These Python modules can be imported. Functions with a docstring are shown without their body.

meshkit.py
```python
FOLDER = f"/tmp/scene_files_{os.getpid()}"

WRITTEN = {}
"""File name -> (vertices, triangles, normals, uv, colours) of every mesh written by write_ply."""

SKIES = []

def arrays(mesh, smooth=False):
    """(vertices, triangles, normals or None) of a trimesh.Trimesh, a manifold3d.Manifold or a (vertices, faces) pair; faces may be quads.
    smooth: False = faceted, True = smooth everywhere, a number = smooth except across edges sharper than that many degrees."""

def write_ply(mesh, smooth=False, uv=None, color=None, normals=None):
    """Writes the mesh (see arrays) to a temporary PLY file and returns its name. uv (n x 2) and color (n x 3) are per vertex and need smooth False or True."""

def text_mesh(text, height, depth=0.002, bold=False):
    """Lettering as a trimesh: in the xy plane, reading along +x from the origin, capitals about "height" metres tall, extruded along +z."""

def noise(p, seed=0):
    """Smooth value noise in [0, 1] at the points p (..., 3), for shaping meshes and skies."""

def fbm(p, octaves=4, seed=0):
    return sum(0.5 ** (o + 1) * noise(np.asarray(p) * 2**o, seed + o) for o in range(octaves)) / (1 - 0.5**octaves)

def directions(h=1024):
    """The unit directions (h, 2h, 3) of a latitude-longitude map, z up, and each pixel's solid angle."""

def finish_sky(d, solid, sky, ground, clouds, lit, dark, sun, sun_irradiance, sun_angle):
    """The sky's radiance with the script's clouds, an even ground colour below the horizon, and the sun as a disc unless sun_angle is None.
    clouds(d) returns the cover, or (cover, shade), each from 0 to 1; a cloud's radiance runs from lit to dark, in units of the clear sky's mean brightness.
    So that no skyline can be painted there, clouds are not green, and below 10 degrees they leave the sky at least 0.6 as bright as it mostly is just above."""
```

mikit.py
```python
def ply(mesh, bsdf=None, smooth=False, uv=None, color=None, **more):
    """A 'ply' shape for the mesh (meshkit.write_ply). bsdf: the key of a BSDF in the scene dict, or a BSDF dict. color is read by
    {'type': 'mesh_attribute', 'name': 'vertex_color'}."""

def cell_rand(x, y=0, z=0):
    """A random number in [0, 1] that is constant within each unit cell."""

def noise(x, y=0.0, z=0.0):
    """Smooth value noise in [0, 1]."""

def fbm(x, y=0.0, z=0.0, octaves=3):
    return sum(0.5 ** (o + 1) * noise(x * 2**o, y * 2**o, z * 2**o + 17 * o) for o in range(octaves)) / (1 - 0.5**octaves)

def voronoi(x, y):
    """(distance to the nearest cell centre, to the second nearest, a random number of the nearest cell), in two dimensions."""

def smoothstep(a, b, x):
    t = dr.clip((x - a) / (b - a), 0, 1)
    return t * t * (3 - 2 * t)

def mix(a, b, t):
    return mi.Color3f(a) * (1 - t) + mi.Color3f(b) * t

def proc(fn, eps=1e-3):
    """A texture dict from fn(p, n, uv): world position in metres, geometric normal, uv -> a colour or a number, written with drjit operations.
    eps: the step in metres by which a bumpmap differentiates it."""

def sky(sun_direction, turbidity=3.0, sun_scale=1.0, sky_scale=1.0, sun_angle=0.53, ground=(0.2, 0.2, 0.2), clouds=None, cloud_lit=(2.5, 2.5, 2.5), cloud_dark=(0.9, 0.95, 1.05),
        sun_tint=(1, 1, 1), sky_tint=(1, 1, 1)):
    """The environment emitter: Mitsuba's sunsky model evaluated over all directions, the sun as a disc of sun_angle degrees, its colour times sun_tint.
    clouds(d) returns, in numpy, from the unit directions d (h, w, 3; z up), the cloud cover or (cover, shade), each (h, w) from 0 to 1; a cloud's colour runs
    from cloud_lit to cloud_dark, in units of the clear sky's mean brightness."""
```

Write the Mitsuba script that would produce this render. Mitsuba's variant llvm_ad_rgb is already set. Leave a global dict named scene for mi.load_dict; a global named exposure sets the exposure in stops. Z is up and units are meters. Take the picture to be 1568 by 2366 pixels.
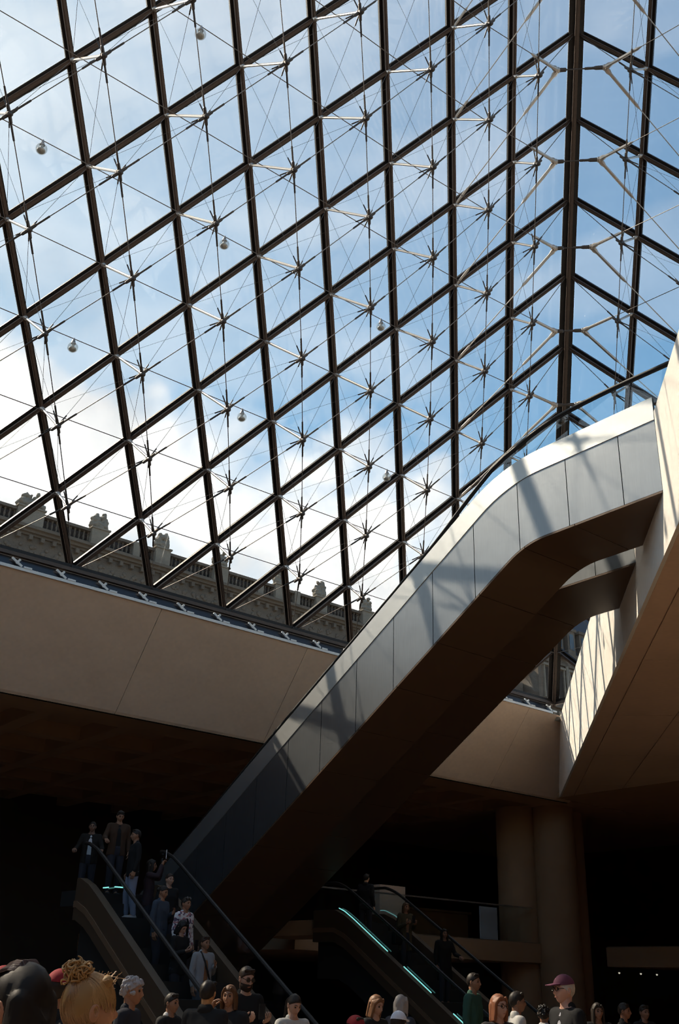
import math, random
import numpy as np, trimesh, mitsuba as mi, drjit as dr
import manifold3d as m3
import shapely.geometry as sg
import mikit, meshkit
from mikit import noise, fbm, smoothstep, mix, cell_rand

T = mi.ScalarTransform4f
scene, labels = {}, {}
rng = random.Random(7)
A3 = lambda *v: np.array(v, float)
def unit(v):
    v = np.asarray(v, float)
    return v / np.linalg.norm(v)

# ------------------------------------------------------------------ camera, sky, sun, exposure
CAM = A3(-6.10110248, -1.58241169, -7.80484915)
RIGHT = A3(0.77900, -0.62597, 0.03635)
from scipy.spatial.transform import Rotation
RM = Rotation.from_rotvec([1.09475456, -0.36147234, 0.62515508]).as_matrix()   # world -> camera (x right, y down, z forward)
FPX = 2319.514
scene['camera'] = dict(type='perspective', fov=math.degrees(2 * math.atan(784 / FPX)), fov_axis='x', near_clip=0.05, far_clip=2000.0,
                       to_world=T().look_at(origin=CAM.tolist(), target=(CAM + RM[2]).tolist(), up=(-RM[1]).tolist()))
SUN = unit([-0.45, 1.0, 1.07])
exposure = 2.6

def clouds(d):
    az = np.degrees(np.arctan2(d[..., 0], d[..., 1]))
    el = np.degrees(np.arcsin(np.clip(d[..., 2], -1, 1)))
    top = np.interp(az, [-180, -90, -40, 0, 11, 16, 24, 28, 33, 39, 43, 46, 60, 100, 180], [10, 14, 24, 36, 36, 35.5, 35, 31, 29.5, 28.5, 28, 26.5, 21, 15, 10])  # unseen cloud tops behind the camera kept low to deepen the hall's shade
    n = meshkit.fbm(d * 9.0 + 3.1, 5, 3)
    n2 = meshkit.fbm(d * 22.0 + 9.7, 4, 8)
    x = top - el + (n - 0.5) * 13 + (n2 - 0.5) * 5
    t = np.clip((x + 1.5) / 5.0, 0, 1)
    cover = t * t * (3 - 2 * t)
    wisp = np.clip((meshkit.fbm(d * A3(5, 5, 11) + 17.3, 5, 21) - 0.45) * 1.2, 0, 0.15)
    near = np.clip(1 - np.arccos(np.clip(d @ SUN, -1, 1)) / 1.25, 0, 1)
    cover = np.maximum(cover, wisp + 0.03 + 0.70 * near ** 1.2)
    holes = np.clip((meshkit.fbm(d * 12 + 41.0, 4, 5) - 0.52) * 3.0, 0, 0.35) * t
    shade = np.clip((meshkit.fbm(d * 14 + 5.0, 4, 31) - 0.45) * 1.6, 0, 0.5)
    return np.clip(cover - holes, 0, 1), shade

scene['sky'] = mikit.sky(SUN, turbidity=2.6, sun_scale=0.8, sky_scale=1.0, sun_angle=0.6, ground=(0.2, 0.19, 0.17), clouds=clouds,
                         cloud_lit=(2.5, 2.5, 2.45), cloud_dark=(1.3, 1.36, 1.42), sky_tint=(0.68, 1.0, 0.94), sun_tint=(0.95, 0.98, 1.02))

# ------------------------------------------------------------------ materials
def pr(color, rough=0.6, metallic=0.0, spec=0.4, **k):
    c = color if isinstance(color, dict) else dict(type='rgb', value=list(color))
    return dict(type='twosided', bsdf=dict(type='principled', base_color=c, roughness=rough, metallic=metallic, specular=spec, **k))

def stone_fn(base, dark, scale=1.0, streak=0.0):
    def fn(p, n, uv):
        a = fbm(p.x * 0.9 * scale, p.y * 0.9 * scale, p.z * 1.6 * scale, 4)
        b = fbm(p.x * 14 * scale, p.y * 14 * scale, p.z * 14 * scale, 3)
        return mix(dark, base, dr.clip(0.15 + 0.75 * a + 0.5 * (b - 0.5), 0, 1))
    return mikit.proc(fn)

def brushed(p, n, uv):
    a = fbm(p.x * 3, p.y * 3, p.z * 3, 3)
    b = noise(p.x * 60, p.y * 60, p.z * 4)
    return mix((0.225, 0.245, 0.27), (0.285, 0.31, 0.335), 0.6 * a + 0.4 * b)

MATS = dict(
    bar_black=pr((0.014, 0.012, 0.012), 0.45),
    bar_bronze=pr((0.10, 0.073, 0.06), 0.42, 0.35),
    steel=pr((0.62, 0.57, 0.52), 0.32, 0.85),
    steel_dark=pr((0.09, 0.08, 0.075), 0.45, 0.6),
    cable=pr((0.16, 0.145, 0.135), 0.4, 0.6),
    stone=pr(stone_fn((0.70, 0.515, 0.375), (0.55, 0.40, 0.29)), 0.85, spec=0.2),  # same stone as the platform wall, brown of the shade put in its colour
    stone_sunlit=pr(stone_fn((0.74, 0.71, 0.66), (0.62, 0.59, 0.54)), 0.8, spec=0.2),  # paler copy of the reveal stone for the wall in sun
    stone_soffit=pr(stone_fn((0.70, 0.515, 0.385), (0.55, 0.40, 0.30)), 0.85, spec=0.2),
    concrete=pr(stone_fn((0.42, 0.275, 0.165), (0.33, 0.215, 0.13), 1.4), 0.9, spec=0.15),
    hall_floor=pr((0.23, 0.165, 0.115), 0.6),  # toned darker than the hall's limestone so less light bounces up
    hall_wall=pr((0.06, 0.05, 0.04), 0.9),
    cladding=pr(mikit.proc(brushed), 0.34, 0.9),
    deck=pr((0.42, 0.44, 0.45), 0.42, 0.85),
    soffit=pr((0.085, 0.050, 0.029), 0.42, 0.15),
    rubber=pr((0.012, 0.011, 0.011), 0.5),
    joint=pr((0.02, 0.018, 0.016), 0.9),
    gutter=pr((0.05, 0.055, 0.07), 0.3, 0.8),
    white_metal=pr((0.72, 0.72, 0.70), 0.4, 0.2),
    glass=dict(type='thindielectric', int_ior=1.5, specular_transmittance=dict(type='rgb', value=[0.97, 0.985, 0.985])),
    glass_rail=dict(type='thindielectric', int_ior=1.52, specular_transmittance=dict(type='rgb', value=[0.84, 0.93, 0.96])),
    lamp_glass=dict(type='thindielectric', int_ior=1.5, specular_transmittance=dict(type='rgb', value=[0.8, 0.8, 0.78])),
    led=pr((0.3, 0.6, 0.55), 0.4),
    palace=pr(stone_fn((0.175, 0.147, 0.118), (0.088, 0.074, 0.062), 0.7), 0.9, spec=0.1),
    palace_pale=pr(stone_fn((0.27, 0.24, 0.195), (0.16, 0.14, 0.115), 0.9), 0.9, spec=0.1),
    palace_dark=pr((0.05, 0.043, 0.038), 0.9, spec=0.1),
    slate_dark=pr((0.045, 0.042, 0.042), 0.8),
    slate=pr((0.05, 0.056, 0.075), 0.7),
    pane_far=pr((0.05, 0.06, 0.08), 0.15),
    board=pr((0.55, 0.55, 0.58), 0.6),
    wood_warm=pr((0.40, 0.24, 0.12), 0.6),
    edge_trim=pr((0.20, 0.125, 0.075), 0.5, 0.3),
    shaded_cladding=pr((0.10, 0.066, 0.042), 0.5, 0.3),  # escalator cladding with the dim hall's shade put into its colour
    step=pr((0.03, 0.03, 0.03), 0.5, 0.2),
    court=pr((0.30, 0.27, 0.23), 0.9),
)
for k, v in MATS.items():
    scene['m_' + k] = v

# ------------------------------------------------------------------ helpers
_count = {}
def key_of(name, parent=None):
    k = (parent + '__' if parent else '') + name
    n = _count.get(k, 0)
    _count[k] = n + 1
    return k if n == 0 else f'{k}_{n:03d}'

def obj(name, mesh, mat, parent=None, smooth=False, **more):
    k = key_of(name, parent)
    scene[k] = mikit.ply(mesh, 'm_' + mat, smooth=smooth, **more)
    return k

def thing(name):
    return key_of(name)

def tag(k, label=None, category=None, group=None, kind=None):
    d = labels.setdefault(k, {})
    for n, v in (('label', label), ('category', category), ('group', group), ('kind', kind)):
        if v: d[n] = v
    return k

def cat(ms):
    return trimesh.util.concatenate(ms)

BOXV = np.array([[x, y, z] for x in (-.5, .5) for y in (-.5, .5) for z in (-.5, .5)])
BOXF = np.array([[0, 1, 3], [0, 3, 2], [4, 6, 7], [4, 7, 5], [0, 4, 5], [0, 5, 1], [2, 3, 7], [2, 7, 6], [0, 2, 6], [0, 6, 4], [1, 5, 7], [1, 7, 3]])
def box(lo, hi):
    lo, hi = np.minimum(lo, hi), np.maximum(lo, hi)
    return trimesh.Trimesh((BOXV + .5) * (hi - lo) + lo, BOXF, process=False)

def bar(p, q, w, d, nrm, shift=0.0):
    """box from p to q, w wide across, d deep along nrm, its centre moved by shift along nrm"""
    p, q = A3(*p), A3(*q)
    t = unit(q - p)
    n = unit(nrm - t * (np.dot(nrm, t)))
    s = np.cross(n, t)
    c = (p + q) / 2 + n * shift
    M = np.stack([t * np.linalg.norm(q - p), s * w, n * d], 1)
    m = trimesh.Trimesh(BOXV @ M.T + c, BOXF, process=False)
    if np.linalg.det(M) < 0: m.invert()
    return m

def tube(pts, r, sides=6, cap=True):
    p = np.asarray(pts, float)
    t = np.gradient(p, axis=0)
    t /= np.linalg.norm(t, axis=1, keepdims=True) + 1e-12
    a = np.cross(t[0], [0, 0, 1.0] if abs(t[0][2]) < .9 else [1.0, 0, 0])
    rows = []
    rr = np.broadcast_to(r, (len(p),))
    for i in range(len(p)):
        a = a - t[i] * np.dot(a, t[i])
        a = unit(a)
        b = np.cross(t[i], a)
        ang = np.arange(sides) * 2 * np.pi / sides
        rows.append(p[i] + rr[i] * (np.cos(ang)[:, None] * a + np.sin(ang)[:, None] * b))
    v = np.vstack(rows)
    f = []
    for i in range(len(p) - 1):
        for j in range(sides):
            k = (j + 1) % sides
            f += [[i * sides + j, i * sides + k, (i + 1) * sides + k], [i * sides + j, (i + 1) * sides + k, (i + 1) * sides + j]]
    if cap:
        n0 = len(v)
        v = np.vstack([v, p[0], p[-1]])
        for j in range(sides):
            k = (j + 1) % sides
            f += [[n0, k, j], [n0 + 1, (len(p) - 1) * sides + j, (len(p) - 1) * sides + k]]
    return trimesh.Trimesh(v, np.array(f), process=False)

def prism_x(poly, x0, x1):
    """polygon in (y, z) extruded from x0 to x1"""
    m = trimesh.creation.extrude_polygon(sg.Polygon(poly).buffer(0), x1 - x0, engine='earcut')
    v = np.array(m.vertices)
    m.vertices = np.stack([v[:, 2] + x0, v[:, 0], v[:, 1]], 1)
    return m

def prism_z(poly, z0, z1):
    m = trimesh.creation.extrude_polygon(sg.Polygon(poly) if not hasattr(poly, 'geom_type') else poly, z1 - z0, engine='earcut')
    m.apply_translation([0, 0, z0])
    return m

def prism_of(pts3, nrm, thick):
    """planar 3-D polygon (convex) given thickness along nrm"""
    p = np.asarray(pts3, float)
    n = len(p)
    v = np.vstack([p - nrm * thick / 2, p + nrm * thick / 2])
    f = [[0, i + 1, i] for i in range(1, n - 1)] + [[n, n + i, n + i + 1] for i in range(1, n - 1)]
    for i in range(n):
        j = (i + 1) % n
        f += [[i, j, n + j], [i, n + j, n + i]]
    m = trimesh.Trimesh(v, np.array(f), process=False)
    if m.volume < 0: m.invert()
    return m

def sheet(pts3):
    p = np.asarray(pts3, float)
    return trimesh.Trimesh(p, np.array([[0, i, i + 1] for i in range(1, len(p) - 1)]), process=False)

def sphere(c, r, sub=2, s=(1, 1, 1)):
    m = trimesh.creation.icosphere(subdivisions=sub, radius=1.0)
    m.apply_scale(np.array(s, float) * r)
    m.apply_translation(c)
    return m

# ------------------------------------------------------------------ the glass pyramid
HB, HT, NN = 17.71, 21.64, 18                    # half base, height, divisions of a side
CORNER = A3(HB, HB, 0)
HIP = (A3(0, 0, HT) - CORNER) / NN               # one step up the hip
DV = 2 * HB / NN
N_LEFT = A3(0, -0.77387763, -0.63333516)         # inward normals
N_RIGHT = A3(-0.77387763, 0, -0.63333516)
G_GLASS, G_IN = -0.25, -0.103                    # glass plane and inner face of the bars, along the inward normal

def hip_of(c): return (A3(0, 0, HT) - c) / NN
C2 = A3(-HB, -HB, 0)
FACES = {                                        # step along the base, inward normal, first corner
    'wall_left': (A3(-DV, 0, 0), N_LEFT, CORNER),
    'wall_right': (A3(0, -DV, 0), N_RIGHT, CORNER),
    'wall_rear_left': (A3(0, DV, 0), A3(0.77387763, 0, -0.63333516), C2),
    'wall_rear_right': (A3(DV, 0, 0), A3(0, 0.77387763, -0.63333516), C2),
}
def node(face, i, k, off=0.0):
    st, n, c = FACES[face]
    return c + st * i + hip_of(c) * k + n * off
def depth(i, k):
    return 0.12 + 0.0086 * i * k * (18 - i - k)
def hub(face, i, k):
    return node(face, i, k, depth(i, k))

def project(P):
    X = (np.asarray(P, float) - CAM) @ RM.T
    return 784 + FPX * X[0] / X[2], 1183 + FPX * X[1] / X[2], X[2]
def near_view(P, margin=420):
    x, y, z = project(P)
    return z > 0 and -margin < x < 1568 + margin and -margin < y < 2366 + margin

FORK = {1: (.1, .05), 2: (.2, .1), 3: (.3, .15), 4: (.45, .2), 5: (.62, .25), 6: (.81, .33), 7: (1.1, .5), 8: (1.3, .6), 9: (1.42, .69), 10: (1.5, .75), 11: (1.55, .8), 12: (1.6, .8)}
BELT = {1: .1, 2: .1, 3: .12, 4: .15, 5: .28, 6: .55, 7: .76, 8: .85, 9: .9, 10: .9, 11: .9, 12: .9}

def fork_point(face, k):
    a, b = FORK[k]
    base = node(face, 0, k)
    return base - (A3(a, b, 0) if face == 'wall_left' else A3(b, a, 0))

def build_face(face, what):
    st, n, c0 = FACES[face]
    rear = 'rear' in face
    tag(face, f'{what} glazed face of the pyramid, dark bars in a diamond grid with steel cable trusses', kind='structure')
    inner = 0.5 * (G_GLASS + G_IN) + .02
    # rafters parallel to the hip, and the crossing bars
    for fam in ('rafter', 'cross_bar'):
        for i in range(1, 18):
            if fam == 'rafter': P = [node(face, i, 0), node(face, i, 18 - i)]
            else: P = [node(face, i, 0), node(face, 0, i)]
            up = (P[1] - P[0]) * 0
            ms = [bar(P[0], P[1], .165, .06, n, G_GLASS), bar(P[0], P[1], .045, .12, n, G_GLASS + .06), bar(P[0], P[1], .05, .03, n, G_GLASS + .03)]
            b = obj(fam, cat(ms), 'bar_black', face)
            w = [bar(P[0], P[1], .078, .05, n, G_IN - .025), bar(P[0], P[1], .03, .02, n, G_IN + .008)]
            obj('inner_flange', cat(w), 'bar_bronze', b)
    # bottom rail
    a, c = c0, c0 + st * 18
    r = obj('bottom_rail', cat([bar(a, c, .10, .09, A3(0, 0, 1), .125), ]), 'bar_black', face)
    e = -unit(n * A3(1, 1, 0))
    obj('inner_flange', cat([bar(a - e * .05, c - e * .05, .05, .05, A3(0, 0, 1), .065), bar(a - e * .06, c - e * .06, .10, .03, A3(0, 0, 1), .015)]), 'bar_bronze', r)
    # panes
    def shrink(ps, s=.085):
        ps = np.array(ps); c = ps.mean(0)
        out = []
        m = len(ps)
        for q in range(m):
            e1, e2 = unit(ps[(q + 1) % m] - ps[q]), unit(ps[q - 1] - ps[q])
            sn = np.linalg.norm(np.cross(e1, e2))
            out.append(ps[q] + (e1 + e2) * s * .8 / sn)
        return np.array(out)
    for i in range(0, 18):
        for k in range(0, 18 - i):
            if i == 0 and k > 13: continue
            P = [node(face, i + 1, k, G_GLASS), node(face, i, k, G_GLASS)] if False else None
            # rhombus (i,k),(i,k+1),(i+1,k+1)... in the skewed grid: rafters i,i+1 against rows
            q = [node(face, i, k, G_GLASS), node(face, i, k + 1, G_GLASS), node(face, i + 1, k, G_GLASS), node(face, i + 1, k - 1, G_GLASS)]
            if k == 0:
                q = [node(face, i, 0, G_GLASS), node(face, i, 1, G_GLASS), node(face, i + 1, 0, G_GLASS)]
            if not rear and not any(near_view(p, 700) for p in q): continue
            obj('pane', sheet(shrink(q)), 'glass', face)
    if rear: return
    # struts, hubs and cables
    web = []
    for i in range(1, 17):
        for k in range(1, 17):
            if i + k > 17: continue
            if not near_view(node(face, i, k)): continue
            p, h = node(face, i, k, G_IN - .02), hub(face, i, k)
            d = unit(h - p)
            s = obj('strut', cat([tube([p, p + d * .1, p + d * .12, h - d * .10, h - d * .07, h - d * .02], [.05, .045, .027, .027, .05, .055], 8)]), 'steel', face, smooth=35)
            g = unit(node(face, i - 1, k + 1) - node(face, i, k))
            u = unit(HIP)
            ms = [tube([h - d * .03, h + d * .07], .05, 8), sphere(h + d * .08, .042, 1)]
            for v in (u, -u, g, -g):
                ms += [tube([h + v * .03, h + v * .14, h + v * .16], [.034, .028, .016], 6)]
            for v, far in ((u, node(face, i, k + 1)), (-u, node(face, i, k - 1)), (g, node(face, i - 1, k + 1)), (-g, node(face, i + 1, k - 1))):
                nx = {0: (i, k + 1), 1: (i, k - 1), 2: (i - 1, k + 1), 3: (i + 1, k - 1)}
                to = unit(far - h)
                ms.append(tube([h + to * .04, h + to * .30], .013, 5))
            for (ni, nk) in ((i, k + 1), (i, k - 1), (i - 1, k + 1), (i + 1, k - 1)):
                far = hub(face, ni, nk) if ni > 0 and nk > 0 and ni + nk < 18 else node(face, ni, nk, G_IN)
                to = unit(far - h)
                ms.append(tube([h + to * .05, h + to * .42], .018, 5))
            obj('hub', cat(ms), 'steel_dark', s)
            for (ni, nk) in ((i, k + 1), (i - 1, k + 1)):
                far = node(face, ni, nk, G_IN)
                web.append(tube([h, far], .0036, 4, False))
                if ni > 0 and ni + nk < 18: web.append(tube([node(face, i, k, G_IN), hub(face, ni, nk)], .0036, 4, False))
            for (ni, nk) in ((i, k - 1), (i + 1, k - 1)):
                if nk == 0: web.append(tube([h, node(face, ni, nk, G_IN)], .0036, 4, False))
    for i in range(1, 17):
        P = [node(face, i, 0, G_IN)] + [hub(face, i, k) for k in range(1, 18 - i)] + [node(face, i, 18 - i, G_IN)]
        m = [tube([P[j], P[j + 1]], .0085, 5, False) for j in range(len(P) - 1) if near_view(P[j], 700) or near_view(P[j + 1], 700)]
        if m: obj('chord_cable', cat(m), 'cable', face)
    for i in range(1, 18):
        P = [node(face, i, 0, G_IN)] + [hub(face, i - k, k) for k in range(1, i)] + [node(face, 0, i, G_IN)]
        m = [tube([P[j], P[j + 1]], .0085, 5, False) for j in range(len(P) - 1) if near_view(P[j], 700) or near_view(P[j + 1], 700)]
        if m: obj('chord_cable', cat(m), 'cable', face)
    w = obj('web_cable', cat(web), 'cable', face)
    tag(w, 'thin crossed cables of the trusses', kind='stuff')
    # horizontal belt rods and the forked ties at the hip
    for k in range(1, 13):
        f = fork_point(face, k)
        pts = [node(face, i, k, BELT[k]) for i in range(min(14, 17 - k), 2, -1)] + ([node(face, 2, k, min(1.06, BELT[k] * 1.4))] if k > 5 else [node(face, 2, k, BELT[k])]) + [f]
        sel = [tube([pts[j], pts[j + 1]], .0085, 5, False) for j in range(len(pts) - 1)]
        obj('belt_rod', cat(sel), 'cable', face)
        if k >= 4:
            b2 = node(face, 2, k - 2, G_IN)
            d2, d1 = unit(b2 - f), unit(pts[-2] - f)
            L2 = np.linalg.norm(b2 - f)
            t = obj('forked_tie', cat([tube([f, f + d2 * .12, f + d2 * .2, f + d2 * 1.1, f + d2 * 1.2], [.05, .06, .036, .036, .014], 8),
                                       tube([f, f + d1 * .12, f + d1 * .2, f + d1 * .9, f + d1 * 1.0], [.05, .06, .036, .036, .014], 8),
                                       tube([f + d2, b2 - d2 * .5, b2 - d2 * .45, b2], [.012, .012, .03, .03], 6), sphere(f, .07, 1)]), 'steel', face, smooth=35)
            tag(t, 'pale steel forked tie rod by the hip')

build_face('wall_left', 'left')
build_face('wall_right', 'right')
build_face('wall_rear_left', 'rear left')
build_face('wall_rear_right', 'rear right')

# hip beam between the two faces, and the tie bars across it
inw = unit(N_LEFT + N_RIGHT)
top_i = CORNER + HIP * 17.5
hb = obj('trim_1', cat([bar(CORNER, top_i, .34, .10, inw, -.16), bar(CORNER, top_i, .10, .16, inw, -.06)]), 'bar_black')
tag(hb, 'dark hip beam where the two glazed faces of the pyramid meet', kind='structure')
obj('inner_flange', cat([bar(CORNER, top_i, .10, .05, inw, .03), bar(CORNER, top_i, .03, .03, inw, .065)]), 'bar_bronze', hb)
for k in range(4, 13):
    a, b = fork_point('wall_left', k), fork_point('wall_right', k)
    d = unit(b - a)
    obj('tie_bar', cat([tube([a, a + d * .18, a + d * .2, b - d * .45, b - d * .43, b - d * .25, b - d * .2, b], [.05, .045, .015, .015, .03, .03, .045, .05], 7)]), 'steel_dark', hb, smooth=35)

# small round lamps hung from the belt rods
def globe(px, py, i, k):
    # hung under the belt rod of level k, halfway between bar nodes i and i-1
    t = {True: .5}[True]
    a = node('wall_left', i, k, BELT[k]); b = node('wall_left', i - 1, k, BELT[k])
    best = min(np.linspace(0, 1, 101), key=lambda t: (project(a + (b - a) * t)[0] - px) ** 2)
    c = a + (b - a) * best
    return c
LAMPS = [(465, 88, 6, 7, 'globe lamp hanging high at the upper left, below the top edge'), (100, 328, 8, 5, 'globe lamp nearest the left edge, in clear sky'), (520, 548, 6, 5, 'globe lamp hanging in pale sky beside the third full rafter'),
         (172, 782, 8, 3, 'globe lamp over the white cloud at the far left'), (880, 740, 4, 5, 'globe lamp right of the fifth rafter, in blue sky'), (560, 950, 6, 3, 'globe lamp low over the pale cloud'), (893, 1094, 4, 3, 'globe lamp nearest the escalator handrail')]
for px, py, i, k, lab in LAMPS:
    c = globe(px, py, i, k)
    g = thing('globe_lamp')
    tag(g, 'small clear ' + lab, 'lamp', 'globe lamps on the cable net')
    r = .105
    obj('globe', sphere(c - A3(0, 0, .2), r, 3), 'lamp_glass', g, smooth=True)
    obj('cap', cat([tube([c + A3(0, 0, .015), c - A3(0, 0, .06), c - A3(0, 0, .11)], [.015, .035, .05], 10)]), 'steel', g, smooth=35)
    obj('reflector', cat([sphere(c - A3(0, 0, .24), .075, 2, (1, 1, .6)), tube([c - A3(0, 0, .11), c - A3(0, 0, .2)], .03, 8)]), 'white_metal', g, smooth=True)

# ------------------------------------------------------------------ stone reveal, gutter, ceiling, platform
ZT, ZC = -0.25, -2.31               # top of the reveal, ceiling and platform soffit
YO = 19.37
def reveal_panels(name, lab, x0, x1, joints, turn=False):
    tag(name, lab, kind='structure')
    xs = [x0] + joints + [x1]
    nrm = unit(A3(0, -1, .81))
    core = [[x0, HB + .10, ZT - .02], [x1, HB + .10, ZT - .02], [x1 , YO + .10, ZC - .02], [x0, YO + .10, ZC - .02]]
    def fl(m):
        if turn:
            v = np.array(m.vertices); m.vertices = np.stack([-v[:, 1], v[:, 0], v[:, 2]], 1)
        return m
    obj(name, fl(prism_of(core, unit(A3(0, -2.06, 1.66)), .12)), 'joint')
    for a, b in zip(xs[:-1], xs[1:]):
        q = [[a + .006, HB, ZT], [b - .006, HB, ZT], [b - .006 , YO, ZC], [a + .006, YO, ZC]]
        obj('panel', fl(prism_of(np.array(q) - unit(A3(0, -2.06, 1.66)) * .04, unit(A3(0, -2.06, 1.66)), .08)), 'stone', name)
reveal_panels('wall_front', 'pale stone reveal sloping back under the left glazed face', -19.3, 20.3, [-16, -12, -8, -4, .0, 4.18, 8.33, 12.5, 16.6])
reveal_panels('wall_rear_reveal', 'pale stone reveal under the rear left glazed face', -19.3, 19.3, [-12, -6, 0, 6, 12], True)
# sill lip, gutter and clips
gt = tag('gutter', 'bright metal gutter strip with clips along the foot of the left glazed face', kind='structure')
obj('gutter', cat([box((-17.6, HB + .02, ZT + .0), (17.6, HB + .05, .0)), box((-17.6, HB - .02, ZT + .0), (17.6, HB + .04, ZT + .02))]), 'gutter')
obj('lip', box((-17.6, HB - .045, ZT - .01), (17.6, HB - .015, ZT + .055)), 'white_metal', 'gutter')
for j in range(0, 30):
    x = HB - DV * .5 * j - .28
    if x < -3: continue
    ms = [bar((x - .12, HB - .05, ZT + .21), (x + .12, HB - .05, ZT + .07), .05, .02, A3(0, 1, 0)), bar((x - .02, HB - .06, ZT + .10), (x + .06, HB - .06, ZT + .21), .045, .02, A3(0, 1, 0)), box((x + .16, HB - .06, ZT + .05), (x + .34, HB - .02, ZT + .09))]
    obj('clip', cat(ms), 'white_metal', 'gutter')
# courtyard slab above the hall (three sides of the opening) with its own ground surface
def ring(z0, z1, hole):
    outer = sg.Polygon([(-45, -45), (45, -45), (45, 48), (-45, 48)])
    return prism_z(outer.difference(sg.Polygon(hole)), z0, z1)
obj('court', ring(-1.9, -.32, [(-19.5, -19.5), (19.55, -19.5), (19.55, 19.55), (-19.5, 19.55)]), 'court')
tag('court', 'paved courtyard slab over the hall around the pyramid', kind='structure')
k_ = obj('court_edge', cat([prism_z(sg.Polygon([(-19.6, -19.6), (19.6, -19.6), (19.6, 19.6), (-19.6, 19.6)], [[(-17.85, -17.85), (17.85, -17.85), (17.85, 17.85), (-17.85, 17.85)]]), -.40, -.30)]), 'court')
tag(k_, 'stone kerb of the courtyard at the foot of the pyramid', kind='structure')

# coffered ceiling beyond the reveal
tag('ceiling', 'brown concrete ceiling with square coffers behind the left reveal', kind='structure')
obj('ceiling', cat([box((-45, 19.38, -1.95), (45, 48, -1.80)), box((-45, -45, -1.95), (-19.6, 19.38, -1.8)), box((-19.6, -45, -1.95), (45, -18.1, -1.8))]), 'concrete')
obj('border', box((-30, 19.40, ZC), (30, 20.8, -1.92)), 'concrete', 'ceiling')
for j in range(-5, 9):
    x = 3.05 + 2.15 * j
    obj('rib', box((x - .2, 20.8, ZC), (x + .2, 34, -1.93)), 'concrete', 'ceiling')
for j in range(6):
    y = 23.15 + 2.15 * j
    obj('rib', box((-8.2, y - .2, ZC + .004), (21, y + .2, -1.93)), 'concrete', 'ceiling')

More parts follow.
